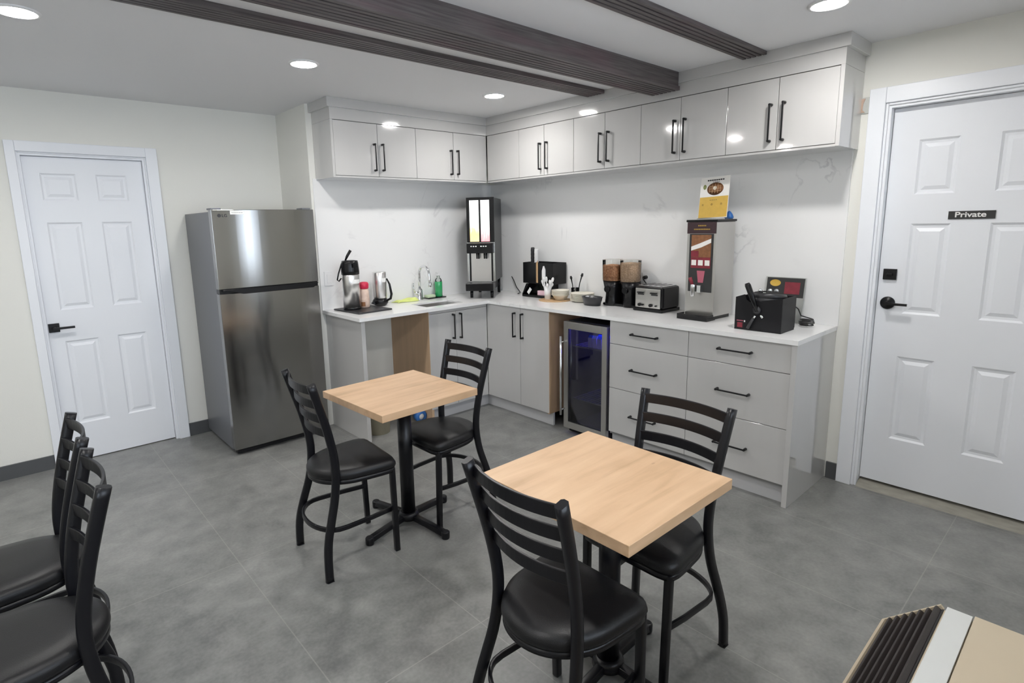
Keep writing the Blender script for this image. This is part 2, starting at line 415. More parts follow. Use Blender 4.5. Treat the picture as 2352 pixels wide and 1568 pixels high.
# ------------------------------------------------------------------ room shell
H = 2.41
YD = 0.548          # alcove back wall
XS = -1.763         # side of the kitchen wall
XL = -5.70
struct('floor', MB().box(XL - .12, .12, YF - .12, YD + .12, -0.1, 0), M['floor'])
struct('ceiling', MB().box(XL - .12, .12, YF - .12, YD + .12, H, H + 0.1), M['ceiling'])
struct('wall_back', MB().box(XS, 0.12, 0, YD, 0, H), M['wall'])
# alcove wall with door opening x -3.38..-2.704, z<2.03
dx0, dx1, dzt = -3.3805, -2.7044, 2.0284
w = MB(); w.box(XL, dx0, YD, YD + .12, 0, H); w.box(dx1, 0.12, YD, YD + .12, 0, H); w.box(dx0, dx1, YD, YD + .12, dzt, H)
struct('wall_alcove', w, M['wall'])
# right wall with door opening
ey0, ey1, ezt = -3.835, -3.100, 2.084
w = MB(); w.box(0, .12, ey1, 0, 0, H); w.box(0, .12, YF, ey0, 0, H); w.box(0, .12, ey0, ey1, ezt, H)
struct('wall_right', w, M['wall'])
struct('wall_left', MB().box(XL - .12, XL, YF - .12, YD + .12, 0, H), M['wall'])
w = MB(); xs = sorted([(a, b) for a, b, _, _ in WINDOWS]); cur = XL
z0w, z1w = WINDOWS[0][2], WINDOWS[0][3]
for a, b in xs:
    w.box(cur, a, YF - .12, YF, 0, H); w.box(a, b, YF - .12, YF, 0, z0w); w.box(a, b, YF - .12, YF, z1w, H); cur = b
w.box(cur, 0.12, YF - .12, YF, 0, H)
struct('wall_front', w, M['wall'])
for i, (a, b, c, d) in enumerate(WINDOWS):
    f = MB()
    t = 0.05
    f.box(a, b, YF - .07, YF - .02, c, c + t); f.box(a, b, YF - .07, YF - .02, d - t, d)
    f.box(a, a + t, YF - .07, YF - .02, c + t, d - t); f.box(b - t, b, YF - .07, YF - .02, c + t, d - t)
    if b - a > .8: f.box((a + b) / 2 - .02, (a + b) / 2 + .02, YF - .07, YF - .02, c + t, d - t)
    o = struct('window_%d' % (i + 1), f, M['trimw'])
    MB().box(a + t, b - t, YF - .047, YF - .043, c + t, d - t).build('window_pane', M['winglass'], o)

struct('light_block_left', MB().box(dx0 - .1, dx1 + .1, YD + .125, YD + .2, -.1, H), M['wall'])  # unseen slab added behind door 1 to keep sky light from leaking in
struct('light_block_right', MB().box(.125, .2, ey0 - .1, ey1 + .1, -.1, H), M['wall'])  # same added blocker behind door 2, stops sky light reaching the threshold
# baseboards
struct('baseboard_left', MB().box(XL, -3.440, YD - .012, YD, 0, .092), M['base'])
struct('baseboard_back', MB().box(-2.6266, XS, YD - .012, YD, 0, .098), M['base'])
struct('baseboard_right', MB().box(-.012, 0, -3.0134, -2.955, 0, .10), M['base'])
struct('baseboard_front', MB().box(XL, 0, YF, YF + .012, 0, .098), M['base'])
struct('baseboard_side', MB().box(XS - .012, XS, 0, YD - .012, 0, .098), M['base'])

# door casings
def casing(name, axis, wallc, proud, a_out, a_in, b_in, b_out, ztop_in, ztop_out):
    m = MB(); s = 1
    lo, hi = sorted((wallc, wallc + proud))
    lo2, hi2 = sorted((wallc, wallc + proud * .45))
    def bx(u0, u1, z0, z1, p, q):
        if axis == 'x': m.box(u0, u1, p, q, z0, z1)
        else: m.box(p, q, u0, u1, z0, z1)
    w8 = (a_in - a_out) * .14
    bx(a_out, a_in - w8, 0, ztop_out, lo, hi); bx(a_in - w8, a_in, 0, ztop_in + w8, lo2, hi2)
    bx(b_in + w8, b_out, 0, ztop_out, lo, hi); bx(b_in, b_in + w8, 0, ztop_in + w8, lo2, hi2)
    bx(a_in - w8, b_in + w8, ztop_in + w8, ztop_out, lo, hi); bx(a_in, b_in, ztop_in, ztop_in + w8, lo2, hi2)
    return struct(name, m, M['trimw'], bevel=.003)
casing('trim_1', 'x', YD, -.022, -3.4395, dx0, dx1, -2.6266, dzt, 2.0994)
casing('trim_2', 'y', 0, -.022, -3.925, ey0, ey1, -3.0134, ezt, 2.1753)
# jambs (lining of the openings)
j = MB(); j.box(dx0, dx0 + .012, YD, YD + .12, 0, dzt); j.box(dx1 - .012, dx1, YD, YD + .12, 0, dzt); j.box(dx0 + .012, dx1 - .012, YD, YD + .12, dzt - .012, dzt)
struct('trim_3', j, M['trimw'])
j = MB(); j.box(0, .12, ey0, ey0 + .012, 0, ezt); j.box(0, .12, ey1 - .012, ey1, 0, ezt); j.box(0, .12, ey0 + .012, ey1 - .012, ezt - .012, ezt)
struct('trim_4', j, M['trimw'])

def panel_door(name, axis, u0, u1, z0, z1, face, depth_sign, cols, rows):
    """six-panel door: slab face at 'face', room side towards -depth_sign; panels are recessed with a raised field"""
    m = MB()
    T = 0.038
    def P(u, d, z):   # d = distance into the door from face
        dd = face + depth_sign * d
        return (u, dd, z) if axis == 'x' else (dd, u, z)
    us = sorted(set([u0, u1] + [c for cc in cols for c in cc])); zs = sorted(set([z0, z1] + [r for rr in rows for r in rr]))
    def quad(a, b, c, d):
        m.bm.faces.new([m.bm.verts.new(p) for p in (a, b, c, d)])
    for i in range(len(us) - 1):
        for k in range(len(zs) - 1):
            ua, ub, za, zb = us[i], us[i + 1], zs[k], zs[k + 1]
            if (ua, ub) in cols and (za, zb) in rows:
                loops = []
                for ins, d in ((0, 0), (.010, .008), (.022, .009), (.040, .002)):
                    loops.append([P(ua + ins, d, za + ins), P(ub - ins, d, za + ins), P(ub - ins, d, zb - ins), P(ua + ins, d, zb - ins)])
                for a, b in zip(loops, loops[1:]):
                    for q in range(4): quad(a[q], a[(q + 1) % 4], b[(q + 1) % 4], b[q])
                quad(*loops[-1])
            else: quad(P(ua, 0, za), P(ub, 0, za), P(ub, 0, zb), P(ua, 0, zb))
    c = [P(u0, 0, z0), P(u1, 0, z0), P(u1, 0, z1), P(u0, 0, z1)]; d = [P(u0, T, z0), P(u1, T, z0), P(u1, T, z1), P(u0, T, z1)]
    quad(*d[::-1])
    for q in range(4): quad(c[q], c[(q + 1) % 4], d[(q + 1) % 4], d[q])
    bmesh.ops.remove_doubles(m.bm, verts=m.bm.verts, dist=1e-5)
    return struct(name, m, M['doorw'])

d1 = panel_door('door_1', 'x', dx0 + .014, dx1 - .014, 0.006, dzt - .014, YD + .03, 1,
                [(-3.286, -3.100), (-2.993, -2.818)], [(.257, .832), (1.040, 1.606), (1.745, 1.914)])
h = MB(); h.box(-3.362, -3.304, YD + .018, YD + .029, .900, .958); h.tube([(-3.333, YD + .018, .929), (-3.333, YD - .022, .929)], .010)
h.box(-3.343, -3.226, YD - .034, YD - .018, .922, .936)
o = h.build('door_handle', M['blackm'], d1, bevel=.0015); o['label'] = 'black square rose with flat lever'
d2 = panel_door('door_2', 'y', ey0 + .014, ey1 - .014, 0.042, ezt - .014, .05, 1,
                [(-3.708, -3.545), (-3.395, -3.232)], [(.308, .775), (1.010, 1.483), (1.632, 1.904)])
h = MB(); mt = Matrix.Translation((.049, -3.166, 1.062)) @ Matrix.Rotation(-PI / 2, 4, 'Y')
h.lathe([(.034, 0), (.034, .006), (.030, .011), (.012, .012), (.011, .045)], mat=mt)
h.box(-.006, .008, -3.262, -3.156, 1.056, 1.068)
o = h.build('door_handle', M['blackm'], d2); o['label'] = 'black round rose with slim lever'
h = MB(); h.box(.036, .049, -3.195, -3.135, 1.188, 1.246); h.box(.024, .036, -3.178, -3.152, 1.210, 1.224)
o = h.build('deadbolt', M['blackm'], d2, bevel=.002); o['label'] = 'square black deadbolt plate'
# threshold under door 2
t = MB(); t.prism([(-.015, 0), (.02, .018), (.05, .026), (.11, .028), (.11, 0)], 1, ey0 + .013, ey1 - .013)
struct('trim_5', t, M['threshold'])
sg = thing('door_sign', 'small black sign reading Private on the right-hand white door', 'sign', (.049, -3.4705, 1.503))
MB().box(-.004, 0, -.0885, .0885, 0, .039).build('plate', M['ink'], sg)
mt = Matrix.Translation((-.0048, .004, .0205)) @ Matrix.Rotation(-PI / 2, 4, 'Z') @ Matrix.Rotation(PI / 2, 4, 'X')
text_mesh('lettering', 'Private', .042, M['label'], sg, mt, scale=(1.02, .86), bold=.0009)

# metal plate on the wall beside cabinet
pl = thing('wall_plate', 'worn copper and grey metal plate fixed between the cabinet end and the right door casing', 'metal plate', (0, -2.990, 2.06))
MB().box(-.006, 0, -.020, .021, 0, .082).build('back_plate', M['galv'], pl, bevel=.001)
MB().prism([(-.004, .006), (.008, .02), (.006, .05), (-.002, .076), (.020, .076), (.020, .006)], 0, -.010, -.0062).build('strike', M['copper'], pl)

# ------------------------------------------------------------------ backsplash
struct('trim_6', MB().box(-1.745, -.012, -.012, 0, .9145, 1.888), M['quartz'], label='white veined quartz backsplash behind the sink')
struct('trim_7', MB().box(-.012, 0, -2.955, -.0002, .9145, 1.888), M['quartz'], label='white veined quartz backsplash behind the long counter')

# ------------------------------------------------------------------ ceiling beams
def reeded(m, y0, y1, zb, zt, x0, x1, n):
    """panel with n square ribs facing down"""
    wd = (y1 - y0) / (n - .35); poly = [(y0, zt)]
    g = .008
    for i in range(n):
        a = y0 + i * wd; b = a + wd * .65
        poly += [(a, zb), (min(b, y1), zb)]
        if i < n - 1: poly += [(min(b, y1), zb + g), (a + wd, zb + g)]
    poly += [(y1, zt)]
    m.prism(poly, 0, x0, x1)
GB = 'dark ribbed wooden beams across the ceiling'
XB = -.312
b1 = thing('ceiling_beam', 'thin dark ribbed wood batten on the ceiling, nearest the fridge of the three', 'ceiling beam', (0, 0, 0), 0, GB)
m = MB(); reeded(m, -1.532, -1.388, 2.386, H, XL, XB, 6); m.build('ribbed_panel', M['beam'], b1)
b2 = thing('ceiling_beam', 'deep boxed dark wood ceiling beam with ribbed underside, middle and thickest of three', 'ceiling beam', (0, 0, 0), 0, GB)
MB().box(XL, XB, -2.082, -1.915, 2.326, H).build('beam_box', M['beam'], b2)
m = MB(); reeded(m, -2.093, -1.903, 2.303, 2.326, XL, XB, 7); m.build('ribbed_panel', M['beam'], b2)
b3 = thing('ceiling_beam', 'thin dark ribbed wood batten on the ceiling, above the water dispenser end and nearest the right door', 'ceiling beam', (0, 0, 0), 0, GB)
m = MB(); reeded(m, -2.598, -2.470, 2.392, H, XL, XB, 5); m.build('ribbed_panel', M['beam'], b3)

# ------------------------------------------------------------------ recessed lights
LG = 'round recessed ceiling lights'
lights = [(-2.17, -.94, 'round recessed ceiling light in front of the fridge'), (-.81, -.97, 'round recessed ceiling light near the corner of the kitchen'),
          (-3.37, -.97, 'round recessed ceiling light in front of the left white door'), (-.79, -3.05, 'round recessed ceiling light near the right door marked Private'),
          (-2.17, -3.05, 'round recessed ceiling light above the nearer table, behind the viewer'), (-3.6, -3.05, 'round recessed ceiling light above the viewer'),
          (-4.75, -.97, 'round recessed ceiling light far left of the left door'), (-4.9, -3.05, 'round recessed ceiling light far left behind the viewer')]
for (x, y, lb) in lights:
    t = thing('recessed_light', lb, 'ceiling light', (x, y, H), 0, LG)
    MB().lathe([(.082, 0), (.080, -.006), (.066, -.007), (.062, -.002)], seg=40, cap=False).build('trim_ring', M['whitep'], t)
    MB().lathe([(.0625, -.004), (.0625, -.0015)], seg=40).build('diffuser', M['lamp'], t)

# ------------------------------------------------------------------ cabinets
def bar_handle(parent, p0, p1, out):
    """bar pull from p0 to p1 on a face; out = outward unit vector"""
    p0, p1, out = Vector(p0), Vector(p1), Vector(out)
    d = (p1 - p0).normalized(); m = MB(); side = d.cross(out)
    a, b = p0 + out * .028, p1 + out * .028
    m.tube([a - d * .004, b + d * .004], 0, sec=[(-.004, -.004), (.004, -.004), (.004, .004), (-.004, .004)], upv=out)
    for p in (p0, p1):
        m.tube([p + out * .0006, p + out * .031], [.0085, .0065], seg=4 if False else 10)
    return m.build('handle', M['blackm'], parent, bevel=.001)

def faceA(t, name, x0, x1, z0, z1, y, handle=None, T=.018):
    g = .0016
    o = MB().box(x0 + g, x1 - g, y, y + T, z0 + g, z1 - g).build(name, M['cab'], t, bevel=.0012)
    if handle: bar_handle(o, (handle[0], y, handle[1]), (handle[2], y, handle[3]), (0, -1, 0))
    return o
def faceB(t, name, y0, y1, z0, z1, x, handle=None, T=.018):
    g = .0016
    o = MB().box(x, x + T, y0 + g, y1 - g, z0 + g, z1 - g).build(name, M['cab'], t, bevel=.0012)
    if handle: bar_handle(o, (x, handle[0], handle[1]), (x, handle[2], handle[3]), (-1, 0, 0))
    return o

UZ0, UZ1 = 1.893, 2.266
UB = 1.880
# uppers on back wall
GU = 'grey gloss wall cabinets under the ceiling'
YU, XU = -.290, -.297
for (x0, xm, x1, lb) in ((-1.700, -1.353, -1.018, 'grey gloss two-door wall cabinet nearest the fridge'), (-1.018, -.652, -.2975, 'grey gloss two-door wall cabinet above the sink, beside the corner')):
    t = thing('wall_cabinet', lb, 'cabinet', (0, 0, 0), 0, GU)
    c = MB(); c.box(x0 + .0005, x1 - .0005, YU + .0185, -.0002, UB + .012, UZ1 + .002); c.build('body', M['cabin'], t)
    MB().box(x0 + .0005, x1 - .0005, YU + .002, -.0125, UB, UB + .0115).build('bottom_panel', M['cab'], t)
    if x0 < -1.6: MB().box(x0 - .018, x0, YU, -.0005, UB, UZ1 + .002).build('side_panel', M['cab'], t, bevel=.001)
    faceA(t, 'door', x0, xm, UZ0, UZ1, YU, (xm - .034, 1.937, xm - .034, 2.120))
    faceA(t, 'door', xm, x1, UZ0, UZ1, YU, (xm + .034, 1.940, xm + .034, 2.122))
t = thing('wall_cabinet', 'grey gloss single-door wall cabinet in the inner corner, with no handle', 'cabinet', (0, 0, 0), 0, GU)
MB().box(XU + .0185, -.0005, -.684, -.2975, UB + .012, UZ1 + .002).build('body', M['cabin'], t)
MB().box(XU + .002, -.0125, -.684, -.2975, UB, UB + .0115).build('bottom_panel', M['cab'], t)
faceB(t, 'door', -.684, -.300, UZ0, UZ1, XU)
for (y0, ym, y1, lb) in ((-.684, -.958, -1.250, 'grey gloss two-door wall cabinet above the black condiment organiser'),
                         (-1.250, -1.528, -1.815, 'grey gloss two-door wall cabinet above the cereal dispenser'),
                         (-1.815, -2.097, -2.388, 'grey gloss two-door wall cabinet above the tall water dispenser, under the boxed beam end'),
                         (-2.388, -2.668, -2.957, 'grey gloss two-door wall cabinet at the right-hand end of the row')):
    t = thing('wall_cabinet', lb, 'cabinet', (0, 0, 0), 0, GU)
    MB().box(XU + .0185, -.0005, y1 + .0005, y0 - .0005, UB + .012, UZ1 + .002).build('body', M['cabin'], t)
    MB().box(XU + .002, -.0125, y1 + .0005, y0 - .0005, UB, UB + .0115).build('bottom_panel', M['cab'], t)
    faceB(t, 'door', ym, y0, UZ0, UZ1, XU, (ym + .034, 1.942, ym + .034, 2.130))
    faceB(t, 'door', y1, ym, UZ0, UZ1, XU, (ym - .034, 1.942, ym - .034, 2.132))
    if y1 < -2.9: MB().box(XU - .002, -.0005, y1 - .019, y1, UB, UZ1 + .002).build('side_panel', M['cab'], t, bevel=.001)
# fascia and crown (one L-shaped run)
t = thing('cabinet_crown', 'grey stepped crown moulding running along the top of the wall cabinets', 'moulding')
m = MB(); m.box(-1.718, -.2975, YU, -.0005, UZ1 + .0025, 2.347); m.box(XU - .0005, -.0005, -2.976, -.0005, UZ1 + .0025, 2.347)
m.build('fascia', M['cab'], t)
m = MB(); m.prism([(-1.741, -.0005), (-1.741, -.3076), (-.3115, -.3076), (-.3115, -2.997), (-.0005, -2.997), (-.0005, -.0005)], 2, 2.3472, H)
m.build('crown', M['cab'], t, bevel=.0015)

# base cabinets
CT = .889
YB, XBF = -.545, -.555
t = thing('end_panel', 'pale grey gloss end panel of the counter beside the fridge', 'panel')
MB().box(-1.718, -1.688, YB - .006, -.0005, 0.0005, CT).build('panel', M['cab'], t, bevel=.001)
t = thing('base_cabinet', 'grey two-door base cabinet under the sink with a bare maple side', 'cabinet', (0, 0, 0), 0, 'grey base cabinets under the counter')
c = MB()
c.box(-1.125, -.5815, YB + .0185, YB + .036, .10, CT); c.box(-1.125, -.5815, YB + .036, -.0005, .10, .118); c.box(-.60, -.5815, YB + .036, -.0005, .118, CT); c.box(-1.125, -.60, -.018, -.0005, .118, CT)
c.build('body', M['cabin'], t)
MB().box(-1.145, -1.1252, YB + .0005, -.0005, .0005, CT).build('side_panel', M['maple'], t)['label'] = 'bare maple side'
MB().box(-1.125, -.512, YB + .055, YB + .070, .0005, .099).build('kick_board', M['kick'], t)
faceA(t, 'filler', -1.145, -.5555, .862, CT, YB)
faceA(t, 'door', -1.145, -.882, .105, .862, YB, (-.916, .650, -.916, .838))
faceA(t, 'door', -.882, -.5555, .105, .862, YB, (-.845, .646, -.845, .838))
t = thing('base_cabinet', 'grey two-door base cabinet in the corner beside the small drinks fridge, maple side showing', 'cabinet', (0, 0, 0), 0, 'grey base cabinets under the counter')
MB().box(XBF + .0185, -.0005, -1.222, -.5805, .10, CT).build('body', M['cabin'], t)
MB().box(XBF + .0005, -.0005, -1.2405, -1.2225, .10, CT).build('side_panel', M['maple'], t)['label'] = 'bare maple side'
MB().box(XBF + .045, XBF + .062, -1.2405, -.475, .0005, .0995).build('kick_board', M['kick'], t)
faceB(t, 'door', -.935, -.5455, .105, CT, XBF, (-.880, .655, -.880, .840))
faceB(t, 'door', -1.2405, -.935, .105, CT, XBF, (-.948 - .018, .652, -.948 - .018, .840))
for (y0, y1, hy0, hy1, lb) in ((-1.785, -2.348, -2.142, -1.963, 'grey three-drawer base unit beside the small drinks fridge'),
                               (-2.348, -2.921, -2.716, -2.538, 'grey three-drawer base unit at the right-hand end of the counter')):
    t = thing('drawer_unit', lb, 'drawer unit', (0, 0, 0), 0, 'grey three-drawer units')
    MB().box(XBF + .0185, -.0005, y1 + .0005, y0 - .0005, .10, CT).build('body', M['cabin'], t)
    MB().box(XBF + .045, XBF + .062, y1 + .0005, y0 - .0005, .0005, .0995).build('kick_board', M['kick'], t)
    for (za, zb, hz) in ((.732, CT, .815), (.430, .732, .579), (.118, .430, .265)):
        faceB(t, 'drawer', y1, y0, za, zb, XBF, (hy0, hz, hy1, hz))
t = thing('end_panel', 'grey gloss full-height end panel closing the right-hand end of the counter', 'panel')
MB().box(XBF - .010, -.0005, -2.948, -2.9215, .0005, CT).build('panel', M['cab'], t, bevel=.001)

# countertop with sink cut-out
SX0, SX1, SY0, SY1 = -1.118, -.757, -.490, -.268
ZT = .914
ct = thing('countertop', 'white quartz L-shaped countertop running round the kitchen corner', 'countertop')
m = MB()
def slab(x0, x1, y0, y1): m.box(x0, x1, y0, y1, CT + .0005, ZT)
vx = [-1.7431, SX0, SX1, -.5695, -.0005]; vy = [-.5798, SY0, SY1, -.0005]
# build as one manifold surface: grid of columns
cells = []
for i in range(4):
    for k in range(3):
        if i == 1 and k == 1: continue
        cells.append((vx[i], vx[i + 1], vy[k], vy[k + 1]))
cells.append((-.5695, -.0005, -2.9505, -.5798))
for c in cells: slab(*c)
bmesh.ops.remove_doubles(m.bm, verts=m.bm.verts, dist=1e-5)
# drop internal faces (shared twice)
seen = {}
for f in m.bm.faces:
    key = tuple(sorted(tuple(round(v, 4) for v in vv.co) for vv in f.verts)); seen.setdefault(key, []).append(f)
dele = [f for fs in seen.values() if len(fs) > 1 for f in fs]
bmesh.ops.delete(m.bm, geom=list(set(dele)), context='FACES')
m.build('slab', M['quartz'], ct)
sk = thing('sink', 'undermount stainless steel sink basin sunk in the counter', 'sink', (0, 0, 0))
m = MB()
def ringq(a, za, b, zb):
    A = [(a[0], a[2], za), (a[1], a[2], za), (a[1], a[3], za), (a[0], a[3], za)]; B = [(b[0], b[2], zb), (b[1], b[2], zb), (b[1], b[3], zb), (b[0], b[3], zb)]
    for q in range(4): m.bm.faces.new([m.bm.verts.new(p) for p in (A[q], A[(q + 1) % 4], B[(q + 1) % 4], B[q])])
S = (SX0 + .0005, SX1 - .0005, SY0 + .0005, SY1 - .0005); S2 = (SX0 + .02, SX1 - .02, SY0 + .02, SY1 - .02)
ringq(S, CT + .012, S2, .74); m.bm.faces.new([m.bm.verts.new(p) for p in ((S2[0], S2[2], .74), (S2[1], S2[2], .74), (S2[1], S2[3], .74), (S2[0], S2[3], .74))])
bmesh.ops.remove_doubles(m.bm, verts=m.bm.verts, dist=1e-5)
o = m.build('basin', M['sinksteel'], sk); sm = o.modifiers.new('solid', 'SOLIDIFY'); sm.thickness = .001; sm.offset = -1
MB().lathe([(.03, 0), (.03, .004), (.02, .005)], c=((SX0 + SX1) / 2, (SY0 + SY1) / 2, .742)).build('drain', M['chrome'], sk)

# faucet
fc = thing('faucet', 'chrome gooseneck faucet standing behind the sink', 'faucet', (-.905, -.090, ZT))
m = MB(); m.lathe([(.030, 0), (.030, .006), (.024, .010), (.022, .085), (.016, .098)]); m.build('base', M['chrome'], fc)
pts = [(0, 0, .095), (0, 0, .20)] + [(0, -.072 + .072 * math.cos(a), .215 + .072 * math.sin(a)) for a in [PI * i / 12 for i in range(0, 13)]] + [(0, -.146, .18), (0, -.150, .155)]
MB().tube(pts, .0105, seg=14, upv=(1, 0, 0)).build('spout', M['chrome'], fc)
MB().tube([(0, -.1505, .155), (0, -.154, .118)], .0145, seg=14, upv=(1, 0, 0)).build('spray_head', M['chrome'], fc)
m = MB(); m.tube([(-.018, 0, .06), (-.048, 0, .062)], .015, upv=(0, 1, 0)); m.tube([(-.046, 0, .066), (-.060, .004, .10), (-.056, .006, .145)], [.006, .005, .004], upv=(0, 1, 0)); m.build('lever', M['chrome'], fc)

# ------------------------------------------------------------------ doors: fridge
FX0, FX1, FYF, FYB, FZ = -2.4968, -1.8129, -.1343, .530, 1.6628
fr = thing('refrigerator', 'tall stainless steel top-freezer refrigerator between the left door and the counter', 'refrigerator')
m = MB(); m.box(FX0 + .004, FX1 - .004, FYF + .075, FYB, .03, FZ - .012)
m.build('body', M['fridgeside'], fr, bevel=.004)
def bowed(x0, x1, y, z0, z1, bow, T):
    n = 14; poly = []
    for i in range(n + 1):
        u = i / n; poly.append((x0 + (x1 - x0) * u, y - bow * (1 - (2 * u - 1) ** 2)))
    poly += [(x1, y + T), (x0, y + T)]
    return MB().prism(poly, 2, z0, z1)
o = bowed(FX0, FX1, FYF + .006, 1.150, FZ, .0055, .060).build('freezer_door', M['steel'], fr, bevel=.003)
t2 = text_mesh('logo', 'LG', .026, M['gplast'], o, Matrix.Translation((FX0 + .080, FYF + .0030, 1.624)) @ Matrix.Rotation(PI / 2, 4, 'X'), bold=.0004)
MB().lathe([(.011, 0), (.011, .0012)], mat=Matrix.Translation((FX0 + .048, FYF + .0045, 1.625)) @ Matrix.Rotation(PI / 2, 4, 'X')).build('badge', M['gplast'], o)
MB().box(FX0 + .115, FX0 + .205, FYF - .0012, FYF + .004, 1.632, 1.656).build('sticker', M['label'], o)
lk = MB()
for i in range(6): lk.box(FX0 + .124 + i * .012, FX0 + .132 + i * .012, FYF - .0018, FYF - .0012, 1.641, 1.646)
lk.build('sticker_print', M['galv'], o)
o2 = bowed(FX0, FX1, FYF + .006, .045, 1.120, .0055, .060).build('fridge_door', M['steel'], fr, bevel=.003)
# pocket handle: dark tapered strip between the doors
m = MB(); m.prism([(FX0 + .02, 1.147), (FX1 - .004, 1.147), (FX1 - .045, 1.112), (FX0 + .15, 1.112), (FX0 + .06, 1.134), (FX0 + .02, 1.136)], 1, FYF - .012, FYF + .03)
m.build('handle', M['bplast'], fr, bevel=.003)
MB().box(FX0 + .004, FX1 - .004, FYF + .01, FYF + .068, 1.121, 1.149).build('door_gasket', M['bplast'], fr)
m = MB(); m.box(FX0 + .01, FX0 + .07, FYF + .03, FYF + .13, FZ + .0004, FZ + .012); m.box(FX1 - .07, FX1 - .01, FYF + .03, FYF + .13, FZ + .0004, FZ + .012); m.build('hinge_cover', M['fridgeside'], fr, bevel=.002)
for x in (FX0 + .05, FX1 - .05):
    for y in (FYF + .1, FYB - .08): MB().lathe([(.018, 0.0005), (.018, .0295)], c=(x, y, 0), seg=14).build('foot', M['mplast'], fr)
m = MB()
m.box(FX0 + .02, FX1 - .02, FYF + .03, FYF + .07, .012, .044)
m.build('kick_grille', M['mplast'], fr)

# ------------------------------------------------------------------ drinks cooler
wf = thing('drinks_cooler', 'undercounter drinks fridge with tinted glass door and steel frame', 'drinks fridge')
X0 = XBF - .012; Y0, Y1, Z0, Z1 = -1.770, -1.392, .012, .838
m = MB(); m.box(X0 + .06, -.06, Y0, Y0 + .018, Z0 + .03, Z1); m.box(X0 + .06, -.06, Y1 - .018, Y1, Z0 + .03, Z1); m.box(X0 + .06, -.06, Y0 + .018, Y1 - .018, Z1 - .02, Z1)
m.box(X0 + .06, -.06, Y0 + .018, Y1 - .018, Z0 + .03, Z0 + .05); m.box(-.08, -.06, Y0 + .018, Y1 - .018, Z0 + .05, Z1 - .02)
m.build('cabinet', M['darkin'], wf)
m = MB(); t_ = .040
m.box(X0, X0 + .035, Y0, Y0 + t_, Z0 + .035, Z1); m.box(X0, X0 + .035, Y1 - t_, Y1, Z0 + .035, Z1)
m.box(X0, X0 + .035, Y0 + t_, Y1 - t_, Z1 - .052, Z1); m.box(X0, X0 + .035, Y0 + t_, Y1 - t_, Z0 + .035, Z0 + .085)
dr = m.build('door', M['steel2'], wf, bevel=.0015); dr['label'] = 'brushed steel door frame'
MB().box(X0 + .010, X0 + .015, Y0 + t_, Y1 - t_, Z0 + .085, Z1 - .052).build('glass_pane', M['coolglass'], dr)
m = MB(); m.tube([(X0 - .040, Y1 - .008, .150), (X0 - .040, Y1 - .008, .735)], .008, upv=(0, 1, 0))
for z in (.19, .69): m.tube([(X0 - .040, Y1 - .008, z), (X0 - .0005, Y1 - .008, z)], .005)
m.build('handle', M['chrome'], dr)
m = MB()
for z in (.25, .645):
    m.box(X0 + .075, X0 + .080, Y0 + .02, Y1 - .02, z, z + .010)
    for i in range(12): m.box(X0 + .08, -.10, Y0 + .03 + i * .029, Y0 + .034 + i * .029, z + .002, z + .006)
m.build('shelf', M['galv'], wf)
MB().box(X0 + .10, -.10, Y0 + .03, Y0 + .16, Z1 - .030, Z1 - .0205).build('led_strip', M['blueled'], wf)
MB().box(X0 + .062, -.06, Y0 + .003, Y1 - .003, .004, .041).build('base_grille', M['mplast'], wf)
k = 0
for (yy, xx) in [(-1.722 + i * .040, X0 + .100) for i in range(5)] + [(-1.722 + i * .040, X0 + .155) for i in range(4)]:
    t = thing('milk_carton', 'small pale carton standing on the top shelf of the drinks fridge', 'carton', (xx, yy, .6555), 0, 'small cartons on the top shelf of the drinks fridge')
    MB().box(-.016, .016, -.016, .016, 0, .070).build('box', M['drink'], t)
    MB().prism([(-.016, .0703), (.016, .0703), (0, .088)], 1, -.016, .016).build('top', M['blue'], t)

# ------------------------------------------------------------------ open bay items
t = thing('waste_bin', 'beige plastic bin standing in the open bay under the counter', 'bin', (-1.545, -.40, 0))
m = MB(); m.lathe([(.085, .0005), (.098, .30), (.104, .300), (.104, .31), (.094, .31), (.082, .012)], seg=36); m.build('bucket', M['tan'], t)
t = thing('tape_roll', 'small blue roll with pale centre on floor of open bay', 'roll', (-1.195, -.40, .0005))
m = MB(); mt = Matrix.Translation((0, -.02, .048)) @ Matrix.Rotation(PI / 2, 4, 'X')
m.lathe([(.024, 0), (.048, 0), (.048, .05), (.024, .05)], mat=mt, cap=False); m.build('outer_ring', M['blue'], t)
MB().lathe([(.0, .046), (.0235, .046), (.0235, .002), (.0, .002)], mat=mt, cap=False).build('core', M['whitep'], t)

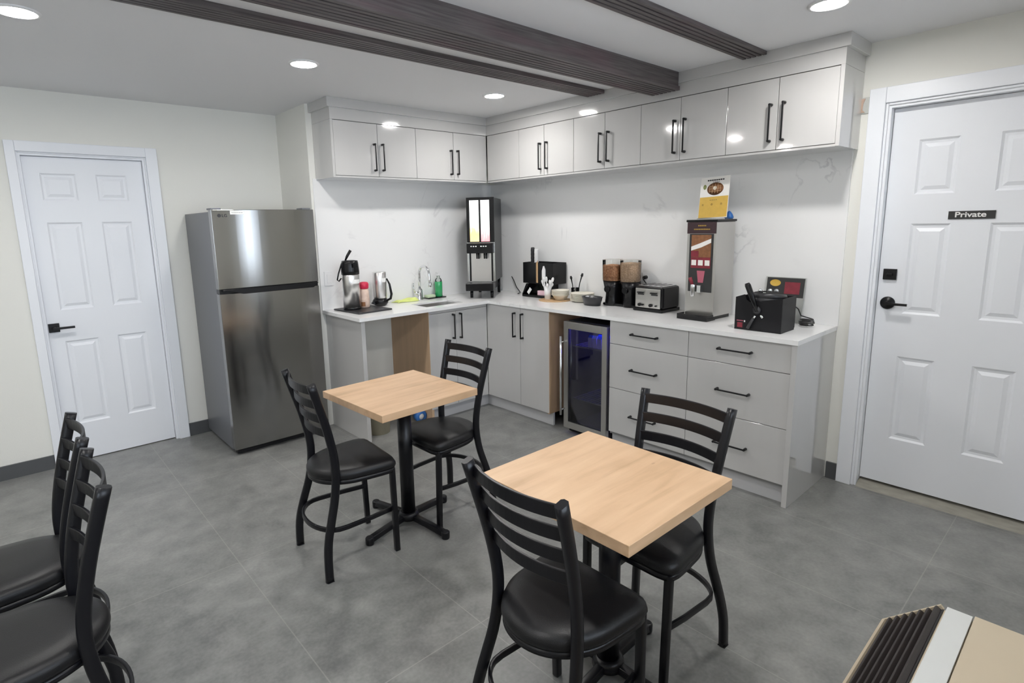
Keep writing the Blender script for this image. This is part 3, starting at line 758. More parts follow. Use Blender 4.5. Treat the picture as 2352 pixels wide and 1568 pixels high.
# ------------------------------------------------------------------ chairs
def chair(label):
    t = thing('dining_chair', label, 'chair', (0, 0, 0), 0, 'black metal ladder-back chairs')
    def lerp(tab, z):
        for (za, xa), (zb, xb) in zip(tab, tab[1:]):
            if z <= zb:
                u = (z - za) / (zb - za); return xa + (xb - xa) * u
        return tab[-1][1]
    prof = [(0, -.180), (.10, -.178), (.18, -.167), (.26, -.145), (.34, -.122), (.42, -.108), (.50, -.104), (.58, -.112), (.68, -.132), (.78, -.158), (.892, -.190)]
    a, b, ch = .0125, .0175, .006
    sec = [(-a + ch, -b), (a - ch, -b), (a, -b + ch), (a, b - ch), (a - ch, b), (-a + ch, b), (-a, b - ch), (-a, -b + ch)]
    for s in (-1, 1):
        yw = [(0, .190), (.10, .186), (.22, .172), (.36, .155), (.47, .149), (.60, .153), (.892, .172)]
        pts = [(x, s * lerp(yw, z), z) for z, x in prof]
        # smooth by subdividing
        fine = []
        for i in range(len(pts) - 1):
            p0 = Vector(pts[max(i - 1, 0)]); p1 = Vector(pts[i]); p2 = Vector(pts[i + 1]); p3 = Vector(pts[min(i + 2, len(pts) - 1)])
            for u in (0, .33, .66):
                fine.append(.5 * ((2 * p1) + (p2 - p0) * u + (2 * p0 - 5 * p1 + 4 * p2 - p3) * u * u + (-p0 + 3 * p1 - 3 * p2 + p3) * u ** 3))
        fine.append(Vector(pts[-1]))
        m = MB(); m.tube(fine, 0, sec=sec, upv=(1, 0, 0))
        MBo = m.build('back_post', M['frame'], t)
        m = MB(); m.tube([(.168, s * .162, .0008), (.160, s * .166, .428)], 0, sec=[(-.0125, -.0125), (.0125, -.0125), (.0125, .0125), (-.0125, .0125)], upv=(1, 0, 0)); m.build('front_leg', M['frame'], t, bevel=.004)
        MB().box(-.192 if True else 0, -.164, s * .190 - .013, s * .190 + .013, 0, .004).build('foot_glide', M['mplast'], t)
    # four bowed slats
    for zc in (.860, .792, .723, .655):
        xb = lerp([(z, x) for z, x in prof], zc); yh = lerp([(0, .190), (.47, .149), (.60, .153), (.892, .172)], zc) - .008
        n = 14; m = MB(); th = .0045; hh = .0185
        pa, pb = [], []
        for i in range(n + 1):
            u = -1 + 2 * i / n; x = xb - .032 * (1 - u * u) + .003; y = yh * u
            pa.append((x, y)); pb.append((x + 2 * th, y))
        m.prism(pa + pb[::-1], 2, zc - hh, zc + hh); m.build('back_slat', M['frame'], t, bevel=.002)
    # seat pad: rounded trapezoid, domed
    m = MB(); outl = []
    def seat_outline(k):
        pts = []
        # front edge
        N = 60
        for i in range(N):
            th = 2 * PI * i / N
            c, s_ = math.cos(th), math.sin(th)
            if c >= 0: e = 9.0; rx, ry = .182, .178
            else: e = 2.05; rx, ry = .180, .178
            r = (abs(c) ** e + abs(s_) ** e) ** (-1 / e)
            x, y = r * c * rx, r * s_ * (ry + .020 * max(0, c))
            if c < 0: y *= 1 - .06 * min(1, -c * 1.5)
            pts.append((x * k + .006, y * k))
        return pts
    levels = [(.90, .428), (.985, .430), (1.0, .440), (.995, .452), (.96, .465), (.86, .474), (.62, .479), (.3, .480)]
    rings = [[m.bm.verts.new((x, y, z)) for x, y in seat_outline(k)] for k, z in levels]
    for A, B in zip(rings, rings[1:]):
        for i in range(len(A)):
            f = m.bm.faces.new((A[i], A[(i + 1) % len(A)], B[(i + 1) % len(A)], B[i])); f.smooth = True
    m.bm.faces.new(rings[0]); m.bm.faces.new(rings[-1]).smooth = True
    m.build('seat', M['vinyl'], t)
    m = MB(); o1 = [Vector((x, y, .418)) for x, y in seat_outline(.955)]
    m.tube(o1, 0, sec=[(-.004, -.0095), (.004, -.0095), (.004, .0095), (-.004, .0095)], upv=(0, 0, 1), closed=True); m.build('seat_frame', M['frame'], t)
    # foot ring
    pts = [(.158, -.150, .215), (.05, -.164, .215), (-.075, -.172, .215)]
    pts += [(-.09 - .110 * math.sin(a), -.172 * math.cos(a), .215) for a in [PI * i / 18 for i in range(1, 18)]]
    pts += [(-.075, .172, .215), (.05, .164, .215), (.158, .150, .215)]
    MB().tube(pts, 0, sec=[(-.006, -.0105), (.006, -.0105), (.006, .0105), (-.006, .0105)], upv=(0, 0, 1)).build('foot_ring', M['frame'], t, bevel=.002)
    return t
def copy_tree(o, parent=None):
    c = o.copy(); COL.objects.link(c)
    if parent: c.parent = parent
    for ch in [q for q in SRC if q.parent == o]: copy_tree(ch, c)
    return c
ch0 = chair('black ladder-back chair on the left side of the farther table, in front of the fridge')
SRC = list(COL.objects)
spots = [(-2.447, -1.672, R_, lb) for R_, lb in ((math.radians(-4), None),)] + [
    (-1.872, -1.680, PI + math.radians(1), 'black ladder-back chair on the right side of the farther table, near the corner cabinets'),
    (-2.462, -3.030, math.radians(0), 'black ladder-back chair nearest the viewer, seen from behind at the nearer table'),
    (-1.922, -2.992, PI + math.radians(-1), 'black ladder-back chair on the right side of the nearer table, in front of the drawers'),
    (-3.617, -1.700, PI, 'black ladder-back chair at the left edge, the farther of two, near the left door'),
    (-3.617, -2.160, PI, 'black ladder-back chair at the bottom left corner, the nearer of two')]
for i, (x, y, r, lb) in enumerate(spots):
    c = ch0 if i == 0 else copy_tree(ch0)
    c.location = (x, y, 0); c.rotation_euler = (0, 0, r)
    if lb: c['label'] = lb

# ------------------------------------------------------------------ tables
def table(x, y, sx, sy, bx, by, brot, label, trot=0):
    t = thing('dining_table', label, 'table', (x, y, 0), trot, 'small oak-topped pedestal tables')
    ZTOP = .722
    MB().box(-sx / 2, sx / 2, -sy / 2, sy / 2, ZTOP - .034, ZTOP).build('tabletop', M['oak'], t, bevel=.0015)
    dx, dy = bx - x, by - y
    m = MB(); m.lathe([(.036, .055), (.036, ZTOP - .046)], c=(dx, dy, 0), seg=32); m.build('column', M['frame'], t)
    m = MB()
    R = Matrix.Translation((dx, dy, 0)) @ Matrix.Rotation(brot, 4, 'Z')
    m.box(-.13, .13, -.02, .02, ZTOP - .0455, ZTOP - .0345); m.box(-.02, .02, -.13, -.02, ZTOP - .0455, ZTOP - .0345); m.box(-.02, .02, .02, .13, ZTOP - .0455, ZTOP - .0345)
    m.xf(R); m.build('top_bracket', M['frame'], t)
    m = MB(); m.lathe([(.055, .030), (.052, .058), (.040, .066)], c=(dx, dy, 0)); m.build('hub', M['frame'], t)
    for k in range(4):
        m = MB(); m.tube([(.03, 0, .044), (.15, 0, .036), (.262, 0, .026)], 0, sec=[(-.019, -.014), (.019, -.014), (.015, .012), (-.015, .012)], upv=(0, 0, 1))
        m.lathe([(.020, .0005), (.021, .012), (.021, .034), (.017, .040)], c=(.262, 0, 0), seg=18)
        m.xf(R @ Matrix.Rotation(k * PI / 2, 4, 'Z')); m.build('base_foot', M['frame'], t, bevel=.003)
    return t
table(-2.118, -1.660, .560, .545, -2.105, -1.665, math.radians(8), 'square light oak table with black pedestal, the farther one, near the fridge', math.radians(2))
table(-2.172, -2.962, .550, .580, -2.152, -2.975, math.radians(4), 'square light oak table with black pedestal, the nearer one, in the foreground', math.radians(-.5))

# ------------------------------------------------------------------ things on the left counter
t = thing('drip_mat', 'dark grey rectangular mat under the pump flask on the counter', 'mat', (-1.525, -.222, ZT + .0004), math.radians(4))
MB().box(-.145, .145, -.185, .165, 0, .012).build('mat', M['gplast'], t, bevel=.004)
t = thing('pump_flask', 'steel airpot with black pump top on the dark mat beside fridge', 'airpot', (-1.592, -.200, ZT + .0128))
m = MB(); m.lathe([(.062, 0), (.066, .004), (.066, .018)], seg=40); m.build('base_ring', M['bplast'], t)
m = MB(); m.lathe([(.064, .018), (.0645, .255), (.062, .262)], seg=48); m.build('body', M['steelround'], t)
m = MB(); m.lathe([(.066, .262), (.067, .285), (.062, .345), (.058, .362), (.03, .366)], seg=40); m.box(-.018, .018, -.085, -.05, .315, .345); m.build('pump_head', M['bplast'], t)
m = MB(); m.tube([(-.030, .01, .362), (-.018, 0, .395), (.008, -.01, .438)], [.006, .010, .011], upv=(0, 1, 0)); m.build('pump_lever', M['bplast'], t)
m = MB(); m.tube([(-.055, .02, .345), (-.085, .02, .27), (-.098, .02, .225), (-.085, .02, .215), (-.066, .02, .235)], .0055, upv=(0, 1, 0)); m.build('carry_handle', M['bplast'], t)
def curved_label(parent, name, r, z0, z1, a0, a1, mt, bands=None):
    m = MB(); n = 12; A = []
    for i in range(n + 1):
        a = a0 + (a1 - a0) * i / n; A.append((math.cos(a), math.sin(a)))
    for i in range(n):
        (c0, s0), (c1, s1) = A[i], A[i + 1]
        m.hexa([(c0 * r, s0 * r, z0), (c1 * r, s1 * r, z0), (c1 * (r + .0012), s1 * (r + .0012), z0), (c0 * (r + .0012), s0 * (r + .0012), z0),
                (c0 * r, s0 * r, z1), (c1 * r, s1 * r, z1), (c1 * (r + .0012), s1 * (r + .0012), z1), (c0 * (r + .0012), s0 * (r + .0012), z1)])
    return m.build(name, mt, parent)
VA = math.atan2(-3.8, -1.97)     # direction from the left counter towards the room centre viewpoint
curved_label(t, 'label', .0650, .195, .225, VA + .15, VA + 1.15, M['label'])
t = thing('creamer_bottle', 'pink creamer bottle with red cap between the two steel flasks', 'bottle', (-1.482, -.190, ZT + .0128))
MB().lathe([(.034, 0), (.038, .006), (.039, .06), (.036, .09), (.036, .125), (.030, .142)], seg=32).build('body', mat('printed_pink_label', (0.85, 0.55, 0.45), .4, var=.45, vscale=28), t)
MB().lathe([(.032, .1423), (.036, .150), (.037, .178), (.030, .192), (.010, .196)], seg=32).build('cap', M['red'], t)
curved_label(t, 'label_print', .0392, .012, .045, VA - .7, VA + .1, M['brownfood'])
t = thing('thermal_carafe', 'steel thermal carafe standing upside down on its black lid', 'carafe', (-1.312, -.134, ZT + .0006))
m = MB(); m.lathe([(.028, 0), (.048, .006), (.060, .024), (.062, .040), (.052, .056)], seg=36)
m.hexa([(-.045, -.02, .010), (-.045, .02, .010), (-.078, .006, .022), (-.078, -.006, .022), (-.045, -.02, .05), (-.045, .02, .05), (-.078, .006, .03), (-.078, -.006, .03)]); m.build('lid', M['bplast'], t)
m = MB(); m.lathe([(.050, .0565), (.054, .075), (.056, .20), (.054, .262), (.050, .268)], seg=48); m.build('body', M['steelround'], t)
q = Vector((.755, -.656, 0))
m = MB(); m.tube([q * .052 + Vector((0, 0, .040)), q * .082 + Vector((0, 0, .055)), q * .090 + Vector((0, 0, .09)), q * .078 + Vector((0, 0, .17)), q * .0565 + Vector((0, 0, .215))], [.008, .010, .010, .008, .006], seg=12, upv=(-.656, -.755, 0)); m.build('handle', M['bplast'], t)
curved_label(t, 'label', .0562, .19, .222, VA + .2, VA + 1.0, M['label'])
# cloth
t = MB(); n1, n2 = 16, 8
vs = [[None] * (n2 + 1) for _ in range(n1 + 1)]
for i in range(n1 + 1):
    for k in range(n2 + 1):
        u, v = i / n1, k / n2
        e = math.sin(PI * u) ** .4 * math.sin(PI * v) ** .5
        zz = (.010 + .020 * u + .012 * math.sin(7 * u + 3 * v) + .008 * math.sin(13 * v + 4 * u)) * e
        vs[i][k] = t.bm.verts.new((-1.150 + .205 * u + .012 * math.sin(5 * v), -.130 + .095 * v + .012 * math.sin(6 * u), ZT + .0008 + max(0, zz)))
for i in range(n1):
    for k in range(n2):
        f = t.bm.faces.new((vs[i][k], vs[i + 1][k], vs[i + 1][k + 1], vs[i][k + 1])); f.smooth = True
bmesh.ops.recalc_face_normals(t.bm, faces=t.bm.faces)
bmesh.ops.solidify(t.bm, geom=list(t.bm.faces), thickness=.0015)
o = t.build('cleaning_cloth', M['spongey'], sub=1); tag(o, 'crumpled yellow-green cloth lying behind the sink', 'cloth')
zmin = min((v.co.z for v in o.data.vertices)); o.location.z += ZT + .0006 - zmin
# soap tray, bottle, sponge
t = thing('soap_tray', 'small black tray under green soap bottle behind sink', 'tray', (-.745, -.078, ZT + .0004))
MB().box(-.095, .095, -.045, .045, 0, .008).build('tray', M['bplast'], t, bevel=.003)
t = thing('scrub_sponge', 'pale green scrub sponge on the black tray beside faucet', 'sponge', (-.790, -.080, ZT + .0088))
MB().box(-.045, .035, -.03, .03, 0, .022).build('sponge', mat('pale_green_sponge', (.55, .66, .45), .8, bump=.6, bscale=90), t, bevel=.004)
t = thing('soap_bottle', 'clear dish soap bottle half full of green liquid by the faucet', 'bottle', (-.700, -.080, ZT + .0088))
MB().lathe([(.028, 0), (.033, .004), (.033, .125), (.031, .130)], seg=32).build('green_soap', M['green'], t)
MB().lathe([(.031, .1303), (.026, .150), (.013, .165), (.013, .178)], seg=32).build('neck', M['acrylic'], t)
m = MB(); m.lathe([(.015, .178), (.015, .192), (.005, .193), (.005, .21)], seg=20); m.tube([(0, 0, .208), (-.028, -.01, .206)], .0045); m.build('pump', M['whitep'], t)
# wall switch
t = thing('wall_switch', 'white double light switch plate on the backsplash beside fridge', 'light switch', (-1.677, -.012, 1.152))
MB().box(-.037, .037, -.006, -.0004, -.055, .055).build('plate', M['whitep'], t, bevel=.002)
MB().box(-.017, .017, -.009, -.0062, -.034, .034).build('rocker', M['whitep'], t, bevel=.001)

# ------------------------------------------------------------------ juice machine (local: front faces -Y)
ang = math.atan2(-.78, .63)      # front edge direction
jm = thing('juice_dispenser', 'tall black juice machine with two lit panels in the kitchen corner', 'juice dispenser', (-.473, -.393, ZT + .0004), ang)
hw = .117
m = MB(); m.box(-hw + .002, hw - .002, .012, .42, .135, .836); m.build('body', mat('charcoal_side_metal', (.055, .057, .060), .35, metal=.3), jm, bevel=.004)
m = MB(); m.box(-hw, hw, 0, .0115, .468, .838); m.box(-hw, hw, -.0, .0115, .135, .1355)
m.build('front_bezel', M['bplast'], jm, bevel=.002)
MB().box(-.090, -.012, -.003, -.0004, .474, .815).build('light_panel', M['pane1'], jm)
MB().box(.004, .078, -.003, -.0004, .474, .815).build('light_panel', M['pane2'], jm)
m = MB(); m.box(-hw + .004, hw - .004, -.055, -.0004, .378, .462); m.build('control_head', M['bplast'], jm, bevel=.006)
m = MB()
for i, x in enumerate((-.072, -.052, -.032, .012, .032, .052)): m.box(x - .006, x + .006, -.0575, -.0552, .432, .441)
m.build('button_marks', M['label'], jm)
m = MB()
for x in (-.030, -.014, .034, .050): m.lathe([(.006, -.045), (.007, 0)], c=(x, -.030, .377), seg=12)
m.build('nozzles', M['bplast'], jm)
m = MB(); m.box(-hw + .012, hw - .012, .006, .0115, .135, .466); m.build('splash_panel', M['steelround'], jm)
m = MB(); m.box(-hw + .016, -hw + .030, .0, .0055, .14, .376); m.box(hw - .030, hw - .016, .0, .0055, .14, .376); m.build('side_strip', M['bplast'], jm)
m = MB(); m.box(-hw - .001, -hw + .012, -.004, .0115, .137, .466); m.box(hw - .012, hw + .001, -.004, .0115, .137, .466); m.build('chrome_strip', M['chrome'], jm)
m = MB(); m.box(-hw, hw, -.115, .010, .068, .133); m.build('drip_tray', M['bplast'], jm, bevel=.006)
for sx in (-1, 1):
    for y in (-.01, .38): MB().lathe([(.013, 0), (.015, .0675)] if y < 0 else [(.013, 0), (.015, .1345)], c=(sx * .088, y + .005, 0), seg=16).build('leg', M['bplast'], jm)
m = MB(); m.box(-hw + .03, hw - .03, .03, .33, .06, .1345); m.build('underbody', M['mplast'], jm)
# cord of the juice machine
def to_local(o, t):
    o.parent = t; o.matrix_parent_inverse = (Matrix.Translation(t.location) @ Matrix.Rotation(t.rotation_euler.z, 4, 'Z')).inverted()
o = MB().tube([(-.030, -.30, ZT + .14), (-.035, -.33, ZT + .11), (-.04, -.37, ZT + .05), (-.05, -.43, ZT + .006), (-.12, -.47, ZT + .0055)], .004, seg=8).build('power_cord', M['cable'])
to_local(o, jm)

# ------------------------------------------------------------------ condiment organiser (front faces -X at x=-.20)
t = thing('condiment_organiser', 'black condiment and cup organiser near the kitchen corner', 'organiser', (-.112, -.765, ZT + .0004))
m = MB()
x0, x1 = -.085, .085
# base, slanting column, upper bin (profile in y,z, extruded in x)
m.box(x0, x1, -.105, .165, 0, .020)
m.prism([(.155, .020), (.165, .020), (.115, .115), (.085, .115)], 0, x0, x1)
m.box(x0 + .07, x1, -.10, .12, .020, .118)
m.build('base', M['bplast'], t, bevel=.003)
m = MB(); th = .004; ya, yb, za, zb = -.185, .150, .118, .292
m.box(x0, x1, ya, yb, za, za + .01); m.box(x0, x0 + th, ya, yb, za + .01, zb); m.box(x1 - th, x1, ya, yb, za + .01, zb)
for y in (ya, -.055, .03, yb - th): m.box(x0 + th, x1 - th, y, y + th, za + .01, zb)
m.build('upper_bin', M['bplast'], t, bevel=.001)
for k, (yy, hh, mm, lb) in enumerate(((.115, .415, 'gplast', 'dark grey stack of cup lids standing in the black organiser'), (.072, .400, 'whitep', 'tall stack of white cups standing in the black organiser'))):
    c = thing('lid_stack' if k == 0 else 'cup_stack', lb, 'cups', (-.112, -.765 + yy, ZT + .130))
    m = MB(); pr = []
    hgt = hh - .13
    for i in range(9):
        z = i * hgt / 9; pr += [(.018 if k == 0 else .020, z), (.016 if k == 0 else .018, z + hgt / 9 * .8)]
    pr += [(.012 if k == 0 else .018, hgt)]
    m.lathe(pr, seg=24); m.build('stack', M[mm], c)
for i in range(3):
    c = thing('wooden_stirrer', 'flat wooden stirrer standing in front of the black organiser', 'stirrer', (-.2005, -.790 + i * .007, ZT + .128), 0, 'wooden stirrers on the organiser')
    MB().box(-.001, .001, -.003, .003, 0, .185 - i * .01).build('stick', M['wooden'], c)
c = thing('stirrer_clip', 'black clip tray holding stirrers on the organiser front', 'holder', (-.1975, -.783, ZT + .118))
MB().box(-.006, -.0004, -.014, .014, 0, .0095).build('ledge', M['bplast'], c)
c = thing('napkin_pack', 'white folded napkins in the side slot of the black organiser', 'napkins', (-.1975, -.860, ZT + .140))
m = MB(); m.prism([(-.018, 0), (.018, 0), (.018, .09), (.004, .13), (-.004, .13), (-.018, .10)], 0, -.010, -.0004); m.build('napkins', M['whitep'], c, bevel=.002)
c = thing('sugar_packets', 'pink sweetener packets at the foot of the black organiser', 'packets', (-.163, -.812, ZT + .0208))
MB().box(-.02, .02, -.045, .045, 0, .040).build('packet_stack', M['pink'], c, bevel=.004)
c = thing('note_card', 'small white card leaning on the organiser base', 'card', (-.190, -.665, ZT + .0208))
m = MB(); m.box(-.001, .001, -.014, .014, 0, .055); m.xf(Matrix.Rotation(math.radians(38), 4, 'X')); m.build('card', M['label'], c); c.location.z += .010
# bamboo mat
o = MB().lathe([(.130, 0), (.131, .004), (.128, .006)], c=(-.205, -.985, ZT + .0004), seg=48).build('round_mat', M['wooden']); tag(o, 'thin round bamboo mat beneath the bowls', 'mat')
c = thing('cutlery_cup', 'white cup full of white plastic cutlery beside the organiser', 'cup', (-.232, -.930, ZT + .0068))
MB().lathe([(.024, 0), (.030, .105), (.028, .105), (.022, .004)], seg=28).build('cup', M['whitep'], c)
for k in range(9):
    a = k * .71; rr = .016
    f = thing('plastic_fork' if k % 2 else 'plastic_spoon', 'white plastic %s standing in the white cup' % ('fork' if k % 2 else 'spoon'), 'cutlery', (-.232, -.930, ZT + .030), 0, 'white plastic %s in the cup' % ('forks' if k % 2 else 'spoons'))
    tip = Vector((math.cos(a) * .024, math.sin(a) * .042, .095 + .02 * math.sin(k * 2.1)))
    st = Vector((math.cos(a) * rr * .5, math.sin(a) * rr * .5, 0))
    m = MB(); m.tube([st, st.lerp(tip, .7), tip], [.003, .004, .004], seg=6)
    m.tube([tip, tip + (tip - st) * .10, tip + (tip - st) * .28, tip + (tip - st) * .38], [.004, .010, .011, .006], seg=8); m.build('utensil', M['whitep'], f)
c = thing('bowl_stack', 'stack of cream paper bowls on the bamboo mat', 'bowls', (-.190, -1.030, ZT + .0068))
for k in range(5):
    z = k * .009
    MB().lathe([(.042, z), (.066, z + .038), (.072, z + .040), (.072, z + .043), (.064, z + .042), (.040, z + .004)], seg=40).build('bowl', M['cream'], c)
c = thing('plate_stack', 'tall stack of cream paper plates on the counter, right of the bowls', 'plates', (-.132, -1.205, ZT + .0004))
for k in range(9):
    z = k * .0068
    MB().lathe([(.060, z), (.085, z + .010), (.094, z + .012), (.094, z + .0145), (.084, z + .0135), (.058, z + .0035)], seg=44).build('plate', M['cream'], c)
c = thing('utensil_cup', 'clear cup holding black utensils behind the paper bowls', 'cup', (-.072, -1.085, ZT + .0004))
MB().lathe([(.028, 0), (.034, .095), (.0325, .095), (.027, .003)], seg=28).build('cup', M['acrylic'], c)
for k, (dx, dy, h_) in enumerate(((.01, .050, .175), (.004, -.060, .200))):
    f = thing('black_utensil', 'black plastic utensil standing in the clear cup', 'cutlery', (-.072, -1.085, ZT + .006), 0, 'black plastic utensils in the clear cup')
    m = MB(); e_ = Vector((dx, dy, h_ - .02)); m.tube([(dx * .2, dy * .25, 0), e_ * .75, e_], [.003, .004, .006], seg=8); m.tube([e_, e_ * 1.05, e_ * 1.16], [.006, .011, .007], seg=8); m.build('utensil', M['bplast'], f)
# black basket
c = thing('condiment_basket', 'low black oval basket of condiments left of the cereal dispenser', 'basket', (-.240, -1.388, ZT + .0004))
S_ = Matrix.Diagonal((.50, .82, 1, 1))
m = MB(); m.lathe([(.085, 0), (.105, .060), (.110, .066), (.102, .064), (.082, .006)], seg=44, mat=S_); m.build('basket', M['gplast'], c)
for k, (dx, dy, mm) in enumerate(((0, .055, 'whitep'), (-.015, .0, 'bplast'), (.02, -.03, 'gplast'), (-.012, -.05, 'bplast'))):
    f = thing('creamer_pod' if mm == 'whitep' else 'sachet', ('small white creamer pod in the black basket' if mm == 'whitep' else 'dark sachet lying in the black basket'), 'packet', (-.240 + dx * .7, -1.388 + dy * .8, ZT + .008), k * .7, None if mm == 'whitep' else 'dark sachets in the black basket')
    if mm == 'whitep': MB().lathe([(.012, 0.0), (.016, .055), (.018, .056), (.006, .060)], seg=20).build('pod', M[mm], f)
    else: MB().box(-.018, .018, -.014, .014, 0, .052).build('sachet', M[mm], f, bevel=.003)

# cereal dispenser
c = thing('cereal_dispenser', 'twin clear cereal dispenser with black base beside the toaster', 'cereal dispenser', (-.118, -1.572, ZT + .0004))
m = MB(); m.box(-.055, .085, -.155, .140, 0, .020); m.box(.03, .085, -.10, .10, .02, .19); m.build('base', M['bplast'], c, bevel=.008)
for k, yy in enumerate((.078, -.078)):
    m = MB(); m.lathe([(.050, .0), (.054, .02), (.050, .05), (.048, .09), (.056, .12), (.070, .185)], c=(-.018, yy, 0), seg=36)
    m.tube([(-.065, yy, .125), (-.092, yy, .125)], .022, seg=16, upv=(0, 0, 1)); m.build('dispenser_wheel', M['bplast'], c)
    MB().lathe([(.0725, .186), (.0755, .334)], c=(-.018, yy, 0), seg=40, cap=False).build('canister', M['acrylic'], c)
    pr = [(.001, .187), (.070, .187), (.0725, .290 if k == 0 else .312), (.040, .302 if k == 0 else .322), (.001, .306 if k == 0 else .324)]
    MB().lathe(pr, c=(-.018, yy, 0), seg=36).build('cereal', M['cereal1' if k == 0 else 'cereal2'], c)
    MB().lathe([(.077, .3345), (.077, .340), (.001, .342)], c=(-.018, yy, 0), seg=40, cap=False).build('lid', M['acrylic'], c)
# outlet and plug
t = thing('wall_outlet', 'white wall outlet on the backsplash above the toaster', 'outlet', (-.012, -1.706, 1.100))
MB().box(-.006, -.0004, -.036, .036, -.057, .057).build('plate', M['whitep'], t, bevel=.002)
m = MB(); m.box(-.008, -.0062, -.016, .016, .008, .040); m.box(-.008, -.0062, -.016, .016, -.040, -.008); m.build('sockets', M['label'], t, bevel=.001)
# toaster (front -X)
c = thing('toaster', 'four-slice toaster with chrome front and black sides', 'toaster', (-.150, -1.868, ZT + .0004), math.radians(-2))
m = MB(); m.box(-.100, .115, -.120, .115, .0, .022); m.build('base', M['bplast'], c, bevel=.006)
m = MB(); m.box(-.088, .112, -.116, .111, .0222, .172); m.build('shell', M['bplast'], c, bevel=.014)
m = MB(); m.box(-.096, -.0885, -.100, .098, .026, .158); o = m.build('front_plate', M['steel2'], c, bevel=.003)
m = MB(); m.box(-.0985, -.0963, -.080, -.030, .114, .124); m.box(-.0985, -.0963, .028, .078, .114, .124); m.build('lever_slot', M['ink'], c)
for y in (-.052, .052):
    m = MB(); m.box(-.112, -.0966, y - .024, y + .024, .127, .136); m.build('lever', M['bplast'], c, bevel=.002)
for y, rr in ((-.070, .006), (-.028, .012), (.035, .007), (.060, .012)): MB().lathe([(rr, 0), (rr * .9, .012)], mat=Matrix.Translation((-.0963, y, .046)) @ Matrix.Rotation(-PI / 2, 4, 'Y'), seg=16).build('knob', M['bplast'], c)
m = MB(); m.box(-.070, .100, -.098, .093, .1722, .178); m.build('top_plate', M['chrome'], c, bevel=.002)
m = MB()
for y in (-.070, -.026, .018, .062): m.box(-.055, .085, y - .010, y + .006, .1782, .1788)
m.build('slots', M['ink'], c)

o = MB().tube([(-.0203, -1.706, 1.126), (-.050, -1.706, 1.124)], .013, seg=12).build('plug', M['cable']); to_local(o, c)
o = MB().tube([(-.050, -1.706, 1.124), (-.066, -1.712, 1.113), (-.058, -1.742, 1.07), (-.034, -1.752, 1.01), (-.026, -1.760, .95), (-.026, -1.80, .921)], .004, seg=8, upv=(1, 0, 0)).build('power_cord', M['cable']); to_local(o, c)

# ------------------------------------------------------------------ batter dispenser (front -X)
c = thing('batter_dispenser', 'tall stainless waffle batter dispenser with food picture on the front', 'dispenser', (-.170, -2.262, ZT + .0004), math.radians(-3))
x0, x1, y0, y1 = -.108, .108, -.097, .100
m = MB(); m.box(x0, x1, y0, y1, .022, .600); m.build('body', M['steel2'], c, bevel=.003)
m = MB(); m.box(x0 - .006, x1 + .004, y0 - .006, y1 + .006, .6003, .614); m.build('top_cap', M['bplast'], c, bevel=.002)
m = MB(); m.box(x0 - .004, x0 - .0004, y0 + .002, y1 - .002, .530, .600); hb = m.build('header_panel', M['plum'], c)
m = MB()
for i, (a, b, z) in enumerate(((-.028, .028, .578), (-.055, .055, .556))):
    n = int((b - a) / .011)
    for k in range(n): m.box(x0 - .0052, x0 - .0042, a + k * .011, a + k * .011 + .008, z - .004, z + .004)
m.build('header_print', M['gold'], hb)
m = MB(); m.box(x0 - .003, x0 - .0004, -.078, .080, .170, .528); pp = m.build('picture_panel', M['ink'], c)
xp = x0 - .0042
m = MB(); m.box(xp, x0 - .0032, -.066, .066, .385, .522); m.build('food_print', M['brownfood'], pp)
m = MB(); m.prism([(.066, .425), (.066, .450), (0.01, .470), (-.066, .500), (-.066, .475), (0.0, .445)], 0, xp - .0008, xp - .0001); m.build('cream_swirl', M['paper'], pp)
m = MB(); m.box(xp - .0008, xp - .0001, .015, .066, .387, .424); m.build('red_corner', M['redprint'], pp)
m = MB(); m.box(xp, x0 - .0032, -.066, .066, .318, .384); m.build('strip_print', M['redprint'], pp)
m = MB()
for y in (-.045, .0, .045): m.box(xp - .0008, xp - .0001, y - .016, y + .016, .335, .368)
m.build('step_pictures', M['paper'], pp)
m = MB(); m.prism([(-.032, .302), (.022, .302), (.012, .228), (-.022, .228)], 0, xp, x0 - .0032); m.build('cup_print', M['pinkprint'], pp)
m = MB(); m.tube([(x0 - .003, .020, .205), (x0 - .045, .020, .205)], .013, upv=(0, 1, 0)); m.lathe([(.012, -.055), (.015, 0), (.015, .020)], c=(x0 - .045, .020, .20), seg=18)
m.box(x0 - .040, x0 - .004, -.028, -.002, .170, .215); m.build('tap', M['chrome'], c, bevel=.002)
m = MB(); m.tube([(x0 - .050, .022, .220), (x0 - .058, .034, .262)], [.010, .012], upv=(0, 1, 0)); m.build('tap_lever', M['redprint'], c)
m = MB(); m.box(x0 - .078, x0 + .02, y0 - .004, y1 + .004, .0005, .020); m.box(x0 - .078, x0 - .0725, y0 - .004, y1 + .004, .0202, .034); m.box(x0 - .0725, x0 - .002, y0 - .004, y0 + .001, .0202, .034); m.box(x0 - .0725, x0 - .002, y1 - .001, y1 + .004, .0202, .034)
m.build('drip_tray', M['bplast'], c, bevel=.001)
MB().box(x0 + .021, x1 - .01, y0 + .01, y1 - .01, .0005, .0216).build('foot', M['bplast'], c)
